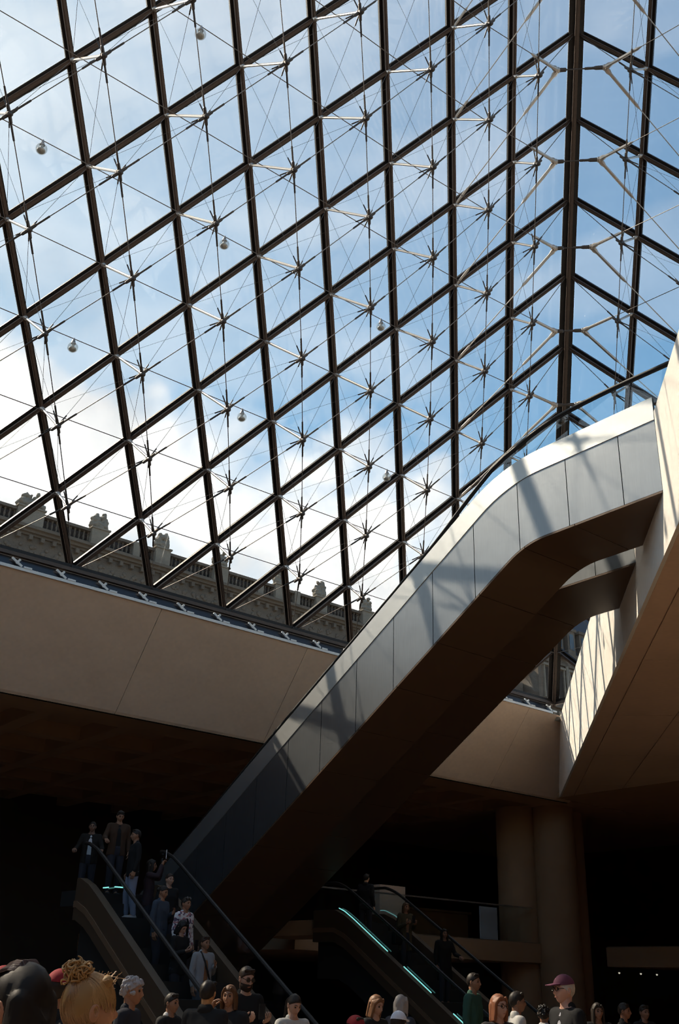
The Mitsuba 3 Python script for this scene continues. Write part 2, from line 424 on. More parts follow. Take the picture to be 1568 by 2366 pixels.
# triangular platform: vertical diagonal wall and panelled soffit
SQ = math.sqrt(.5)
ea = unit([1.044, 1, 0]); eb = A3(ea[1], -ea[0], 0)      # along the wall away from the camera, and into the platform
PO = A3(5.06, 5.33, 0) - ea * 7.35
def pf(a, b, z): return PO + ea * a + eb * b + A3(0, 0, z)
def wall_y(x): return 5.33 + (x - 5.06) / 1.044
tag('platform', 'triangular stone entrance platform with a sunlit diagonal edge wall', kind='structure')
core = [(pf(a, b, 0)[0], pf(a, b, 0)[1]) for a, b in ((-24, .06), (27.3, .06), (27.3, 22), (-24, 22))]
core = sg.Polygon(core).intersection(sg.box(-18, -18, 19.52, 19.52))
obj('platform', prism_z(core, ZC + .06, ZT - .03), 'joint')
obj('floor_slab', prism_z(core.buffer(-.02), ZT - .03, ZT), 'court', 'platform')
edge = [-16, -12.5, -9, -5.5, -2, 1.5, 5.0, 12.0, 18.5, 24.95, 27.3]
for a0, a1 in zip(edge[:-1], edge[1:]):
    q = [pf(a0 + .005, 0, 0)[:2], pf(a1 - .005, 0, 0)[:2], pf(a1 - .005, .07, 0)[:2], pf(a0 + .005, .07, 0)[:2]]
    obj('edge_panel', prism_z([tuple(x) for x in q], ZC + .004, ZT), 'stone_sunlit', 'platform')
rows = [0, .42, 1.72, 4.0, 6.3, 8.6, 10.9, 13.2]
for r0, r1 in zip(rows[:-1], rows[1:]):
    cuts = [-16, 27.3] if r0 == 0 else list(np.arange(-16 + (.45 if r0 > .4 else 0), 28, 4.15))
    if r0 > 0: cuts = [-16.1, -11.9, -7.75, -3.6, .55, 4.4, 8.55, 12.7, 16.85, 21.0, 25.2, 29.0]
    for a0, a1 in zip(cuts[:-1], cuts[1:]):
        q = sg.Polygon([tuple(pf(a, b, 0)[:2]) for a, b in ((a0 + .01, r0 + .01), (a1 - .01, r0 + .01), (a1 - .01, r1 - .01), (a0 + .01, r1 - .01))]).intersection(core)
        if q.is_empty or q.geom_type != 'Polygon': continue
        obj('soffit_panel', prism_z(q, ZC, ZC + .055), 'stone_soffit', 'platform')

# the hall itself
ZF = -9.40
obj('floor', box((-45, -45, ZF - .3), (45, 48, ZF)), 'hall_floor'); tag('floor', 'stone floor of the hall, toned dark to bounce less light', kind='structure')
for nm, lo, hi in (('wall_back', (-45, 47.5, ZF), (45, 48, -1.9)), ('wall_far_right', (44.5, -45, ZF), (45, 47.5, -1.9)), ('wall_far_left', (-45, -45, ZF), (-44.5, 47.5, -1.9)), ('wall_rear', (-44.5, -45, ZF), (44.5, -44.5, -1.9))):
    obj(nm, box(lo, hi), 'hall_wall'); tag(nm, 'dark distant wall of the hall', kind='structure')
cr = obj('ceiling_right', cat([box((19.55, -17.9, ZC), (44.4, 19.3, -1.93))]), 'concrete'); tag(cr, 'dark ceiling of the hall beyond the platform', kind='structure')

# ------------------------------------------------------------------ escalators
TAN, COS = math.tan(math.radians(30)), math.cos(math.radians(30))
def offset_path(yk, zk, R, h, y0, y1, n=9):
    """side line of the escalator: level, rounded knee, 30 degrees down; moved h outward (up) from the bottom line"""
    yk2, zk2, R2 = yk + h * math.tan(math.radians(15)), zk + h, R + h
    tl = R2 * math.tan(math.radians(15))
    pts = [(y0, zk2)]
    cy, cz = yk2 - tl, zk2 - R2
    for q in np.linspace(0, 30, n):
        pts.append((cy + R2 * math.sin(math.radians(q)), cz + R2 * math.cos(math.radians(q))))
    pts.append((y1, zk2 - TAN * (y1 - yk2)))
    return pts
def at_y(path, y):
    p = np.array(path)
    return float(np.interp(y, p[:, 0], p[:, 1]))
def strip(lo, hi, ya, yb):
    """polygon between two paths from ya to yb"""
    ys = sorted({ya, yb} | {round(y, 4) for y, _ in lo + hi if ya < y < yb})
    return [(y, at_y(lo, y)) for y in ys] + [(y, at_y(hi, y)) for y in ys[::-1]]
def sub_path(path, ya, yb):
    ys = sorted({ya, yb} | {y for y, _ in path if ya < y < yb})
    return [(y, at_y(path, y)) for y in ys]

def upper_escalator(lab, x0, x1, yk, y_wall0, y_wall1, j0, s0, yend):
    e = thing('escalator')
    tag(e, lab, 'escalator')
    zk, R = -1.535, 1.5
    ystart = y_wall0 - .02
    P = lambda h: offset_path(yk, zk, R, h, ystart - 3, yend)
    bot, top, deck, = P(0), P(1.15), P(1.53)
    # side cladding panels, left and right, with open joints
    ys = [j0 + .98 * n for n in range(0, 40) if j0 + .98 * n < yend - .05]
    for side, xa, xb, yw in ((0, x0, x0 + .03, y_wall0), (1, x1 - .03, x1, y_wall1)):
        cut = [yw] + [y for y in ys if y > yw + .05] + [yend]
        for a, b in zip(cut[:-1], cut[1:]):
            obj('side_panel', prism_x(strip(P(.032), top, a + .007, b - .007), xa, xb), 'cladding', e)
        obj('side_core', prism_x(strip(P(.03), P(1.13), yw, yend), xa + (.03 if side == 0 else -.03), xb + (.03 if side == 0 else -.03)), 'joint', e)
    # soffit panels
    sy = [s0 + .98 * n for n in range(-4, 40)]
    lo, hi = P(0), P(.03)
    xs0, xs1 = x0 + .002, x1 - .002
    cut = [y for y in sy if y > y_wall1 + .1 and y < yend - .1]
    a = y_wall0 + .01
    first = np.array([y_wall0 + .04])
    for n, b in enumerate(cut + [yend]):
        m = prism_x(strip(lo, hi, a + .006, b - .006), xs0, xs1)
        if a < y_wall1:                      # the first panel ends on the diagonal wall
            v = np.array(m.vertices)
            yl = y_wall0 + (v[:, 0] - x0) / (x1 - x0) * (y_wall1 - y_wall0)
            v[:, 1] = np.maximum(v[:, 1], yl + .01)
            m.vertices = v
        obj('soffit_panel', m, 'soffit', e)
        a = b
    # bright deck strips leaning inward over the cladding
    for sgn, xe in ((1, x0), (-1, x1)):
        yw = y_wall0 if sgn > 0 else y_wall1
        pa, pb = sub_path(top, yw, yend), None
        pa = [(y, at_y(top, y) + .004) for y in sorted({yw, yend} | {round(y, 4) for y, _ in top + deck if yw < y < yend})]
        pb = [(y, at_y(deck, y)) for y, _ in pa]
        v, f = [], []
        for (y, z), (y2, z2) in zip(pa, pb):
            v += [[xe - sgn * .012, y, z], [xe - sgn * .004, y2, z2], [xe + sgn * .035, y2, z2 - .02], [xe + sgn * .03, y, z - .02]]
        for q in range(len(pa) - 1):
            for c in range(4):
                d_ = (c + 1) % 4
                f += [[4 * q + c, 4 * q + 4 + c, 4 * q + 4 + d_], [4 * q + c, 4 * q + 4 + d_, 4 * q + d_]]
        m = trimesh.Trimesh(np.array(v), np.array(f), process=False); m.fix_normals()
        obj('deck_strip', m, 'deck', e, smooth=30)
    # step band
    st = P(1.0)
    ysx = np.arange(y_wall1 + .2, yend, .4)
    ms = [box((x0 + .2, y, at_y(st, y) - .25), (x1 - .2, y + .4, at_y(st, y))) for y in ysx]
    obj('step_band', cat(ms), 'rubber', e)
    return e, P

def glass_guard(e, x, rail, base_fn, splits, r=.034):
    """handrail tube along rail [(y,z)] in the plane x, with glass panels below it"""
    r3 = A3(*[0, 0, 0]) + np.array([[x, y, z] for y, z in rail])
    obj('handrail', cat([tube(r3, r, 10), tube(r3 - A3(0, 0, .035), .018, 6)]), 'rubber', e, smooth=40)
    for a, b in zip(splits[:-1], splits[1:]):
        ys = sorted({a + .008, b - .008} | {y for y, _ in rail if a + .008 < y < b - .008})
        top = [(y, at_y(rail, y) - .03) for y in ys]
        v = [[x, y, z] for y, z in top] + [[x, y, base_fn(y)] for y in ys]
        n = len(ys)
        f = [[i, i + 1, n + i + 1] for i in range(n - 1)] + [[i, n + i + 1, n + i] for i in range(n - 1)]
        obj('glass_panel', trimesh.Trimesh(np.array(v), np.array(f), process=False), 'glass_rail', e)

e1, P1 = upper_escalator('large brushed steel escalator sweeping from lower left up to the platform', 5.06, 6.40, 7.83, wall_y(5.06), wall_y(6.4), 5.97, 8.82, 21.3)
def smooth_path(pts, n=60):
    from scipy.interpolate import PchipInterpolator
    p = np.array(pts)
    f = PchipInterpolator(p[:, 0], p[:, 1])
    y = np.linspace(p[0, 0], p[-1, 0], n)
    return list(zip(y.tolist(), f(y).tolist()))
RAIL1 = smooth_path([(4.6, .50), (5.4, .53), (6.15, .55), (7.0, .53), (7.55, .45), (8.0, .32), (8.42, .19), (9.02, -.16), (9.97, -.80), (11.67, -1.80), (14.33, -3.33), (16.0, -4.32), (21.3, -7.38)])
dk1 = P1(1.53)
glass_guard(e1, 5.20, RAIL1, lambda y: at_y(dk1, y) - .01, [4.9, 6.46, 7.93, 9.4, 10.87, 12.34, 13.81, 15.28, 16.75, 18.2, 19.7, 21.3])
glass_guard(e1, 6.26, RAIL1, lambda y: at_y(dk1, y) - .01, [6.3, 7.93, 9.4, 10.87, 12.34, 13.81, 15.28, 16.75, 18.2, 19.7, 21.3])
e2, P2 = upper_escalator('second brushed steel escalator behind the large one, mostly hidden, its soffit lit at the wall', 6.95, 8.47, 9.46, wall_y(6.95), wall_y(8.47), 7.94, 8.62, 22.4)
RAIL2 = [(y + 1.63, z) for y, z in RAIL1]
dk2 = P2(1.53)
glass_guard(e2, 7.09, RAIL2, lambda y: at_y(dk2, y) - .01, [7.2, 8.6, 10.1, 11.6, 13.1, 14.6, 16.1, 17.6, 19.1, 20.6, 22.3])
glass_guard(e2, 8.33, RAIL2, lambda y: at_y(dk2, y) - .01, [8.4, 10.1, 11.6, 13.1, 14.6, 16.1, 17.6, 19.1, 20.6, 22.3])

# ------------------------------------------------------------------ round-lobed column, mezzanine, lower escalators
FH, RH = A3(.613, .790, 0), A3(.790, -.613, 0)
cf = A3(20.77, 20.07, 0)
nv = RH * -.317 + FH * .95; lv = RH * -.95 + FH * -.317
O_ = cf + nv * 1.56
col = thing('column')
tag(col, 'tall concrete column of four rounded lobes under the ceiling corner', 'column')
def lobe(c, r=.66):
    a = np.linspace(0, 2 * math.pi, 28, endpoint=False)
    return prism_z([(c[0] + r * math.cos(t), c[1] + r * math.sin(t)) for t in a], ZF, ZC + .02)
for v in (-nv, lv, -lv, nv):
    obj('lobe', lobe(O_ + v * .9), 'concrete', col, smooth=30)
obj('core', lobe(O_, .62), 'concrete', col, smooth=30)

ZM = -6.45
mz = obj('mezzanine', cat([box((10.8, 21.0, ZM - .58), (20.6, 34, ZM - .03))]), 'concrete'); tag(mz, 'concrete edge of the mezzanine left of the column', kind='structure')
obj('floor_finish', box((10.85, 21.05, ZM - .03), (20.6, 34, ZM)), 'hall_floor', mz)
for j in range(6):
    x = 11.0 + 1.52 * j
    obj('glass_panel', sheet([(x + .01, 21.08, ZM), (x + 1.51, 21.08, ZM), (x + 1.51, 21.08, ZM + .98), (x + .01, 21.08, ZM + .98)]), 'glass_rail', mz)
obj('handrail', box((11.0, 21.05, ZM + .98), (20.2, 21.11, ZM + 1.02)), 'steel', mz)
mz2 = obj('mezzanine', box((22.9, -17, ZM - .6), (34, 20.4, ZM - .03)), 'concrete'); tag(mz2, 'concrete edge of the mezzanine in the dark right of the column', kind='structure')
obj('floor_finish', box((22.95, -17, ZM - .03), (34, 20.4, ZM)), 'hall_floor', mz2)
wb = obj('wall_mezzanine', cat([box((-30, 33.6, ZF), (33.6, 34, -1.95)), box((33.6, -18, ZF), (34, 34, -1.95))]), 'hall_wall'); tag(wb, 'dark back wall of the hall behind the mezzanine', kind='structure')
sg1 = obj('sign_board', cat([box((18.2, 21.45, ZM), (18.95, 21.5, ZM + .95))]), 'white_paint' if False else 'board'); tag(sg1, 'pale board standing behind the mezzanine glass beside the column', 'board')
pil = obj('pillar', box((14.3, 21.7, ZM), (15.3, 22.4, ZM + 1.3)), 'stone_soffit'); tag(pil, 'brown stone block at the head of the right lower escalator', 'stone block')
ctr = obj('counter', cat([box((20.9, 28, -6.45), (24.4, 28.7, -5.2)), box((20.8, 27.9, -5.2), (24.5, 28.8, -5.12))]), 'wood_warm'); tag(ctr, 'dim wooden counter at the back of the mezzanine', 'counter')
for px, py, wl in ((1430, 2248, 'leftmost'), (1480, 2250, 'middle'), (1517, 2252, 'rightmost')):
    r_ = RM.T @ A3((px - 784) / FPX, (py - 1183) / FPX, 1)
    c = CAM + r_ * 36
    dl = thing('downlight'); tag(dl, wl + ' of three tiny downlights glowing under the dark right mezzanine', 'lamp', 'downlights at the right')
    obj('body', tube([A3(c[0], c[1], ZM - .6), c + A3(0, 0, .02)], .05, 10), 'steel_dark', dl)
    scene[key_of('lens', dl)] = mikit.ply(sphere(c, .035, 2), 'm_led', smooth=True, emitter=dict(type='area', radiance=dict(type='rgb', value=[.08, .075, .06])))

def lower_escalator(lab, x0, yt, zb, ext, segs0, lit):
    e = thing('escalator'); tag(e, lab, 'escalator')
    w = 1.5
    yb = yt - (zb + .1 - ZF) / TAN
    def line(h):
        pts = [(yb - 1.2, ZF + h - .1), (yb, ZF + h - .1)]
        k = 1.0
        y_, z_ = yt, zb + h
        return [(yb - 1.3, ZF - .1 + h), (yb - .25, ZF - .1 + h), (yb + .25, ZF - .1 + h + .14)] + [(yt - .5, zb + h - .5 * TAN), (yt - .2, zb + h - .13), (yt + .15, zb + h - .01), (yt + 2.3, zb + h)]
    band, deck, rail, led = line(.02), line(.42), line(1.0), line(.5)
    for sx in (x0, x0 + w):
        obj('cladding', prism_x(strip(line(-.25), deck, yb - .2, yt + ext), sx - .07, sx + .07), 'shaded_cladding', e)
        obj('edge_trim', prism_x(strip(line(-.05), line(.05), yb - .2, yt + ext), sx - .085 , sx + .085), 'edge_trim', e)
        ys = np.linspace(yb - .4, yt + ext, 7)
        for a, b in zip(ys[:-1], ys[1:]):
            lo, hi = [(y, at_y(deck, y)) for y in sorted({a, b} | {q for q, _ in deck if a < q < b})], None
            n = len(lo)
            v = [[sx, y, z] for y, z in lo] + [[sx, y, at_y(rail, y) - .03] for y, z in lo]
            f = [[i, i + 1, n + i + 1] for i in range(n - 1)] + [[i, n + i + 1, n + i] for i in range(n - 1)]
            obj('glass_panel', trimesh.Trimesh(np.array(v), np.array(f), process=False), 'glass_rail', e)
        rp = [(y, at_y(rail, y)) for y in np.linspace(yb - 1.0, yt + ext, 40)]
        end = [(yb - 1.0, ZF + .45), (yb - 1.18, ZF + .55), (yb - 1.2, ZF + .75), (yb - 1.12, ZF + .87)]
        pts = [[sx, y, z] for y, z in end + rp]
        obj('handrail', tube(pts, .032, 8), 'rubber', e, smooth=40)
        segs = [(yb + p, yb + q) if p >= 0 else (yt + p + .0, yt + q) for p, q in segs0] if sx == x0 else lit
        for a, b in segs:
            q = [[sx - .05, y, at_y(led, y)] for y in np.linspace(a, b, 8)] if a < yt - 1.4 or x0 > 5 else [[sx - .05, y, -6.49 - .10 * max(0, 14.2 - y) ** 1.5] for y in np.linspace(a, b, 6)]
            scene[key_of('light_strip', e)] = mikit.ply(tube(q, .012, 6), 'm_led', emitter=dict(type='area', radiance=dict(type='rgb', value=[.035, .115, .105] if sx == x0 else [.008, .02, .02])))
    st = line(.25)
    for y in np.arange(yb, yt + 1.0, .4):
        obj('step', box((x0 + .1, y, at_y(st, y) - .25), (x0 + w - .1, y + .42, at_y(st, y + .04))), 'step', e)
    obj('truss', prism_x(strip(line(-1.0), line(-.02), yb + .6, yt + ext), x0 + .1, x0 + w - .1), 'joint', e)
    return e
LE1 = lower_escalator('lower escalator at the left, crowded with people riding down', 2.0, 15.2, -6.7, .25, [(-1.38, -1.12), (-.90, -.72)], [])
LE2 = lower_escalator('lower escalator in the middle with teal light strips', 9.2, 17.2, -6.7, .9, [(.1, 1.3), (1.9, 2.7), (3.2, 4.35), (-.55, -.0)], [(16.8, 17.5)])
lg = obj('landing', cat([box((9.3, 18.2, -6.8), (10.8, 21.0, -6.47))]), 'concrete'); tag(lg, 'dark landings at the heads of the lower escalators', kind='structure')

# ------------------------------------------------------------------ the palace beyond the glass
PY = 75.0
pal = thing('palace'); tag(pal, 'long stone palace wing with a balustraded roofline beyond the left glazed face', 'building')
PZ = 27.55
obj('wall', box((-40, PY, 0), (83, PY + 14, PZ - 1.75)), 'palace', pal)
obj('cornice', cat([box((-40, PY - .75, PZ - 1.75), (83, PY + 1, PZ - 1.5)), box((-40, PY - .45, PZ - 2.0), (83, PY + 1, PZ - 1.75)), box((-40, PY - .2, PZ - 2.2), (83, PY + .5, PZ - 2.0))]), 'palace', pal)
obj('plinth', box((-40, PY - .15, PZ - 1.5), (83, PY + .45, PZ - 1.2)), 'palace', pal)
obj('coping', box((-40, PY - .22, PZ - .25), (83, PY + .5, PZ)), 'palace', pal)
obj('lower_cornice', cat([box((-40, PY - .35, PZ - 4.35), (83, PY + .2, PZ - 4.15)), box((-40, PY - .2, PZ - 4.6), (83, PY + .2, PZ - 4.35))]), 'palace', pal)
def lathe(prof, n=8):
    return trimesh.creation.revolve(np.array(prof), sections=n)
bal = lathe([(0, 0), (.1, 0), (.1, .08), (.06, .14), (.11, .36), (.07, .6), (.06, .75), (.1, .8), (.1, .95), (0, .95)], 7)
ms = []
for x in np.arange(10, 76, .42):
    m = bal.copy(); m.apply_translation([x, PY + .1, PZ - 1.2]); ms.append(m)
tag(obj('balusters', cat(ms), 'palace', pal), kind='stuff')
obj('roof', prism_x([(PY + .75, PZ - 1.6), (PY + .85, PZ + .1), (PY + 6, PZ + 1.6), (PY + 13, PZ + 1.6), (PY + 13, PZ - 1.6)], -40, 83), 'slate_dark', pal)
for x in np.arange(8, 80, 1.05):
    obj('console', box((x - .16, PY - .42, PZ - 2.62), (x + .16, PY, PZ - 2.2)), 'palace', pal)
gr = random.Random(3)
ms = []
for x in np.arange(8.5, 80, 1.05):
    for _ in range(4):
        ms.append(sphere((x + gr.uniform(-.3, .3), PY - .03, PZ - 3.35 + gr.uniform(-.35, .35)), gr.uniform(.12, .24), 1, (1, .6, 1)))
tag(obj('relief', cat(ms), 'palace', pal), kind='stuff')
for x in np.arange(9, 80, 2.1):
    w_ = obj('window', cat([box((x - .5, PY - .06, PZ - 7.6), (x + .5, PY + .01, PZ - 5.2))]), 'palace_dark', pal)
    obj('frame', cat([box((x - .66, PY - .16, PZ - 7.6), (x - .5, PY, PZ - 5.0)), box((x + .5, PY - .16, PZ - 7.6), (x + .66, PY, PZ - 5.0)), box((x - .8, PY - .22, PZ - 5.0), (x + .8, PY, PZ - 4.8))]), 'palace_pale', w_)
def pal_x(px, py):
    r_ = RM.T @ A3((px - 784) / FPX, (py - 1183) / FPX, 1)
    return CAM[0] + r_[0] * (PY - CAM[1]) / r_[1]
STAT = [(70, 1175, 1.15, 1.75), (227, 1235, .8, 1.95), (372, 1275, .75, 1.9), (506, 1320, .8, 1.9), (645, 1350, .7, 1.9), (737, 1392, .7, 2.2), (843, 1430, .7, 1.9)]
PLACES = ['leftmost on the roofline', 'second from the left on the roofline', 'third on the roofline, right of the second rafter', 'behind the third rafter', 'by the middle of the roofline', 'tallest, near the fourth rafter', 'nearest the escalator handrail']
for n, (px, py, hw, hh) in enumerate(STAT):
    x = pal_x(px, py)
    obj('pedestal', cat([box((x - hw, PY - .5, PZ - 1.5), (x + hw, PY + .5, PZ + .05)), box((x - hw - .1, PY - .6, PZ + .05), (x + hw + .1, PY + .6, PZ + .2))]), 'palace_pale', pal)
    r2 = random.Random(40 + n)
    ms = [m3.Manifold.sphere(1, 14).scale([hw * .85, .5, .55]).translate([x, PY, PZ + .45])]
    for q in range(16):
        t = r2.random()
        ms.append(m3.Manifold.sphere(1, 12).scale([r2.uniform(.2, .42), .3, r2.uniform(.2, .4)]).rotate([0, r2.uniform(-50, 50), 0]).translate([x + r2.uniform(-.95, .95) * hw * (1.0 - .45 * t), PY + r2.uniform(-.2, .2), PZ + .4 + t * (hh - .85)]))
    for q in (-.45, .4):                       # two seated figures: torso, head and an arm reaching up
        hx, hz = x + q * hw, PZ + hh * (.72 if q < 0 else .8)
        ms.append(m3.Manifold.sphere(.21, 12).translate([hx, PY - .1, hz + .1]))
        ms.append(m3.Manifold.batch_hull([m3.Manifold.sphere(.24, 10).translate([hx - .16, PY, hz - .35]), m3.Manifold.sphere(.24, 10).translate([hx + .18, PY, hz - .35]), m3.Manifold.sphere(.42, 10).translate([hx, PY - .1, PZ + .5])]))
    mf = m3.Manifold.batch_boolean(ms, m3.OpType.Add).trim_by_plane([0, 0, 1], PZ + .2).refine_to_length(.12).to_mesh()
    m = trimesh.Trimesh(np.array(mf.vert_properties[:, :3]), np.array(mf.tri_verts))
    trimesh.smoothing.filter_taubin(m, iterations=6)
    m.vertices = m.vertices + m.vertex_normals * ((meshkit.fbm(m.vertices * 4.0, 3, n) - .5) * .28)[:, None]
    st_ = obj('statue', m, 'palace_pale', smooth=True)
    tag(st_, 'weathered stone sculpture group, ' + PLACES[n], 'statue')
for px, py in ((313, 1265), (600, 1345), (684, 1370), (900, 1450)):
    x = pal_x(px, py)
    obj('pedestal', box((x - .33, PY - .3, PZ - 1.5), (x + .33, PY + .5, PZ + .05)), 'palace_pale', pal)
# the wing seen through the corner gap
p2 = thing('palace'); tag(p2, 'distant palace pavilion with slate roof seen through the low corner gap under the escalators', 'building')
QY, X0_, X1_ = 73.0, 83.5, 128.0
obj('wall', box((X0_, QY, 0), (X1_, QY + 16, 28.6)), 'palace', p2)
obj('cornice', cat([box((X0_ - .5, QY - .7, 28.6), (X1_, QY + 1, 29.2)), box((X0_ - .3, QY - .4, 22.2), (X1_, QY + 1, 22.6)), box((X0_ - .2, QY - .2, 27.6), (X1_, QY + .5, 27.9))]), 'palace', p2)
obj('roof', trimesh.convex.convex_hull(np.array([[x, y, 29.2] for x in (X0_, X1_) for y in (QY, QY + 16)] + [[x, y, 41] for x in (X0_ + 3, X1_ - 3) for y in (QY + 3.5, QY + 12)])), 'slate', p2)
for n, x in enumerate(np.arange(X0_ + 1.6, X1_ - 1, 2.3)):
    for z0, z1 in ((23.2, 26.9), (17.5, 21.4), (10.0, 15.0)):
        w_ = obj('window', box((x - .55, QY - .03, z0), (x + .55, QY + .02, z1)), 'palace_dark', p2)
        obj('frame', cat([box((x - .75, QY - .22, z0), (x - .55, QY, z1 + .15)), box((x + .55, QY - .22, z0), (x + .75, QY, z1 + .15)), box((x - .9, QY - .3, z1 + .15), (x + .9, QY, z1 + .4))]), 'palace_pale', w_)
    obj('pilaster', tube([(x + 1.15, QY - .2, 22.6), (x + 1.15, QY - .2, 27.6)], .2, 10), 'palace_pale', p2)
    d_ = obj('dormer', cat([box((x - .7, QY - .3, 29.2), (x + .7, QY + 2.6, 32.3)), box((x - .9, QY - .45, 32.3), (x + .9, QY + 2.9, 32.65))]), 'palace', p2)
    obj('pane', box((x - .38, QY - .35, 29.9), (x + .38, QY - .29, 31.9)), 'pane_far', d_)

# ------------------------------------------------------------------ people
def sph(p, r, seg=12): return m3.Manifold.sphere(r, seg).translate(list(map(float, p)))
def bone(a, ra, b, rb, seg=12): return m3.Manifold.batch_hull([sph(a, ra, seg), sph(b, rb, seg)])
def blob(ps, seg=12): return m3.Manifold.batch_hull([sph(p, r, seg) for p, r in ps])
def mani(m): return m3.Manifold(m3.Mesh(np.asarray(m.vertices, np.float32), np.asarray(m.faces, np.uint32)))
def tri(mf):
    q = mf.to_mesh()
    return trimesh.Trimesh(np.array(q.vert_properties[:, :3], float), np.array(q.tri_verts), process=False)
def soft(mf, ln=.03, it=8, wrinkle=0.0, seed=0):
    m = tri(mf.refine_to_length(ln)); m.merge_vertices()
    trimesh.smoothing.filter_taubin(m, iterations=it)
    if wrinkle:
        v = np.array(m.vertices)
        m.vertices = v + m.vertex_normals * ((meshkit.fbm(v * A3(9, 9, 6), 3, seed) - .5) * wrinkle)[:, None]
    return m

HEAD_BASE = trimesh.creation.icosphere(subdivisions=4, radius=1.0)
def head_mesh(female=False, long_nose=1.0):
    d = np.array(HEAD_BASE.vertices)
    x, y, z = d.T
    v = d * A3(.074, .094, .116)
    g = lambda cx, cz, sx, sz: np.exp(-((x - cx) / sx) ** 2 - ((z - cz) / sz) ** 2) * (y > 0)
    jaw = np.clip((-z - .1) / .9, 0, 1)
    v[:, 0] *= 1 - (.40 if female else .30) * jaw ** 1.3
    v[:, 1] += np.where(y > 0, .012 * jaw, -.0 * jaw) + np.where(y < 0, .030 * jaw, 0)
    v[:, 1] -= .006 * np.clip(z - .3, 0, 1) * (y > 0)
    v[:, 1] += .024 * long_nose * g(0, -.20, .11, .13) + .010 * g(0, .02, .09, .16)
    v[:, 1] -= .012 * (g(.40, .08, .17, .12) + g(-.40, .08, .17, .12))
    v[:, 1] += .006 * (g(.38, .27, .25, .09) + g(-.38, .27, .25, .09))
    v[:, 1] += .006 * g(0, -.46, .20, .05) + .006 * g(0, -.58, .18, .05) - .004 * g(0, -.52, .22, .025)
    v[:, 1] += .010 * g(0, -.82, .25, .15)
    v[:, 0] += .004 * np.sign(x) * np.exp(-((np.abs(x) - .72) / .2) ** 2 - ((z + .15) / .25) ** 2) * (y > 0)
    v[:, 2] -= .004 * g(0, -.24, .12, .1)
    return trimesh.Trimesh(v, HEAD_BASE.faces, process=False)
HEADS = {f: mani(head_mesh(f)) for f in (False, True)}
def ears():
    o = []
    for s_ in (-1, 1):
        e = m3.Manifold.sphere(1, 16).scale([.010, .022, .033]).rotate([0, s_ * 12, 0]).translate([s_ * .077, -.008, -.008])
        e = e - m3.Manifold.sphere(1, 12).scale([.008, .012, .02]).translate([s_ * .088, -.004, -.002])
        o.append(e)
    return o[0] + o[1]
EARS = ears()

def hand_mf(grip=.55):
    """right hand, wrist at the origin, fingers along -z, palm facing +y, thumb towards +x"""
    ps = [m3.Manifold.batch_hull([sph((-.022, 0, -.01), .018, 10), sph((.022, 0, -.015), .019, 10), sph((-.033, 0, -.085), .012, 10), sph((.030, 0, -.09), .013, 10)])]
    for q, (x, ln) in enumerate(((.030, .072), (.010, .080), (-.011, .074), (-.031, .058))):
        p = A3(x, 0, -.088); a = .18
        for seg, fr in enumerate((.45, .32, .23)):
            a += grip * (.8 if seg == 0 else 1.0)
            p2 = p + ln * fr * A3(0, math.sin(a), -math.cos(a))
            ps.append(bone(p, .0095 - .0008 * seg, p2, .0088 - .0008 * seg, 8)); p = p2
    t0, t1, t2, t3 = A3(.026, .004, -.028), A3(.050, .016, -.056), A3(.056, .034, -.082), A3(.050, .048, -.100)
    ps += [bone(t0, .013, t1, .012, 8), bone(t1, .0115, t2, .0105, 8), bone(t2, .0105, t3, .009, 8)]
    return m3.Manifold.batch_boolean(ps, m3.OpType.Add)
HANDS = {g: tri(hand_mf(g).refine_to_length(.012)) for g in (.25, .6)}
for m in HANDS.values(): trimesh.smoothing.filter_taubin(m, iterations=4)

def rot_to(fz, fy):
    """rotation whose -z axis goes along fz and whose y axis is near fy"""
    z = -unit(fz); y = unit(fy - z * np.dot(fy, z)); x = np.cross(y, z)
    return np.stack([x, y, z], 1)

ARMS = {   # elbow and wrist offsets from the shoulder for the right arm (x outwards, y forward, z up), palm direction
    'down': (A3(.05, -.02, -.27), A3(.06, .04, -.51), A3(-1, 0, 0)),
    'rail': (A3(.10, .06, -.25), A3(.12, .29, -.31), A3(0, 0, -1)),
    'chest': (A3(.07, -.02, -.26), A3(-.06, .20, -.16), A3(-.6, -.6, .2)),
    'phone': (A3(.05, .02, -.27), A3(-.04, .25, -.20), A3(-.2, -.5, .8)),
    'ear': (A3(.12, .10, -.20), A3(.0, .12, .08), A3(-1, 0, 0)),
    'raised': (A3(.03, .18, -.02), A3(-.08, .24, .22), A3(-.3, .6, 0)),
    'hip': (A3(.14, -.05, -.25), A3(.04, .10, -.43), A3(-1, 0, 0)),
}
SKIN = {}
def mat_of(color, rough=.7, **k):
    key = 'c_%02d%02d%02d_%d' % (int(color[0] * 99), int(color[1] * 99), int(color[2] * 99), int(rough * 10))
    if 'm_' + key not in scene: scene['m_' + key] = pr(color, rough, spec=.25, **k)
    return key

def floral(p, n, uv):
    a = noise(p.x * 26, p.y * 26, p.z * 26)
    b = noise(p.x * 31 + 7, p.y * 31, p.z * 31)
    c = mix((.62, .60, .62), (.10, .07, .12), smoothstep(.56, .62, a))
    return mix(c, (.36, .16, .18), smoothstep(.66, .70, b))
scene['m_floral'] = pr(mikit.proc(floral), .8)

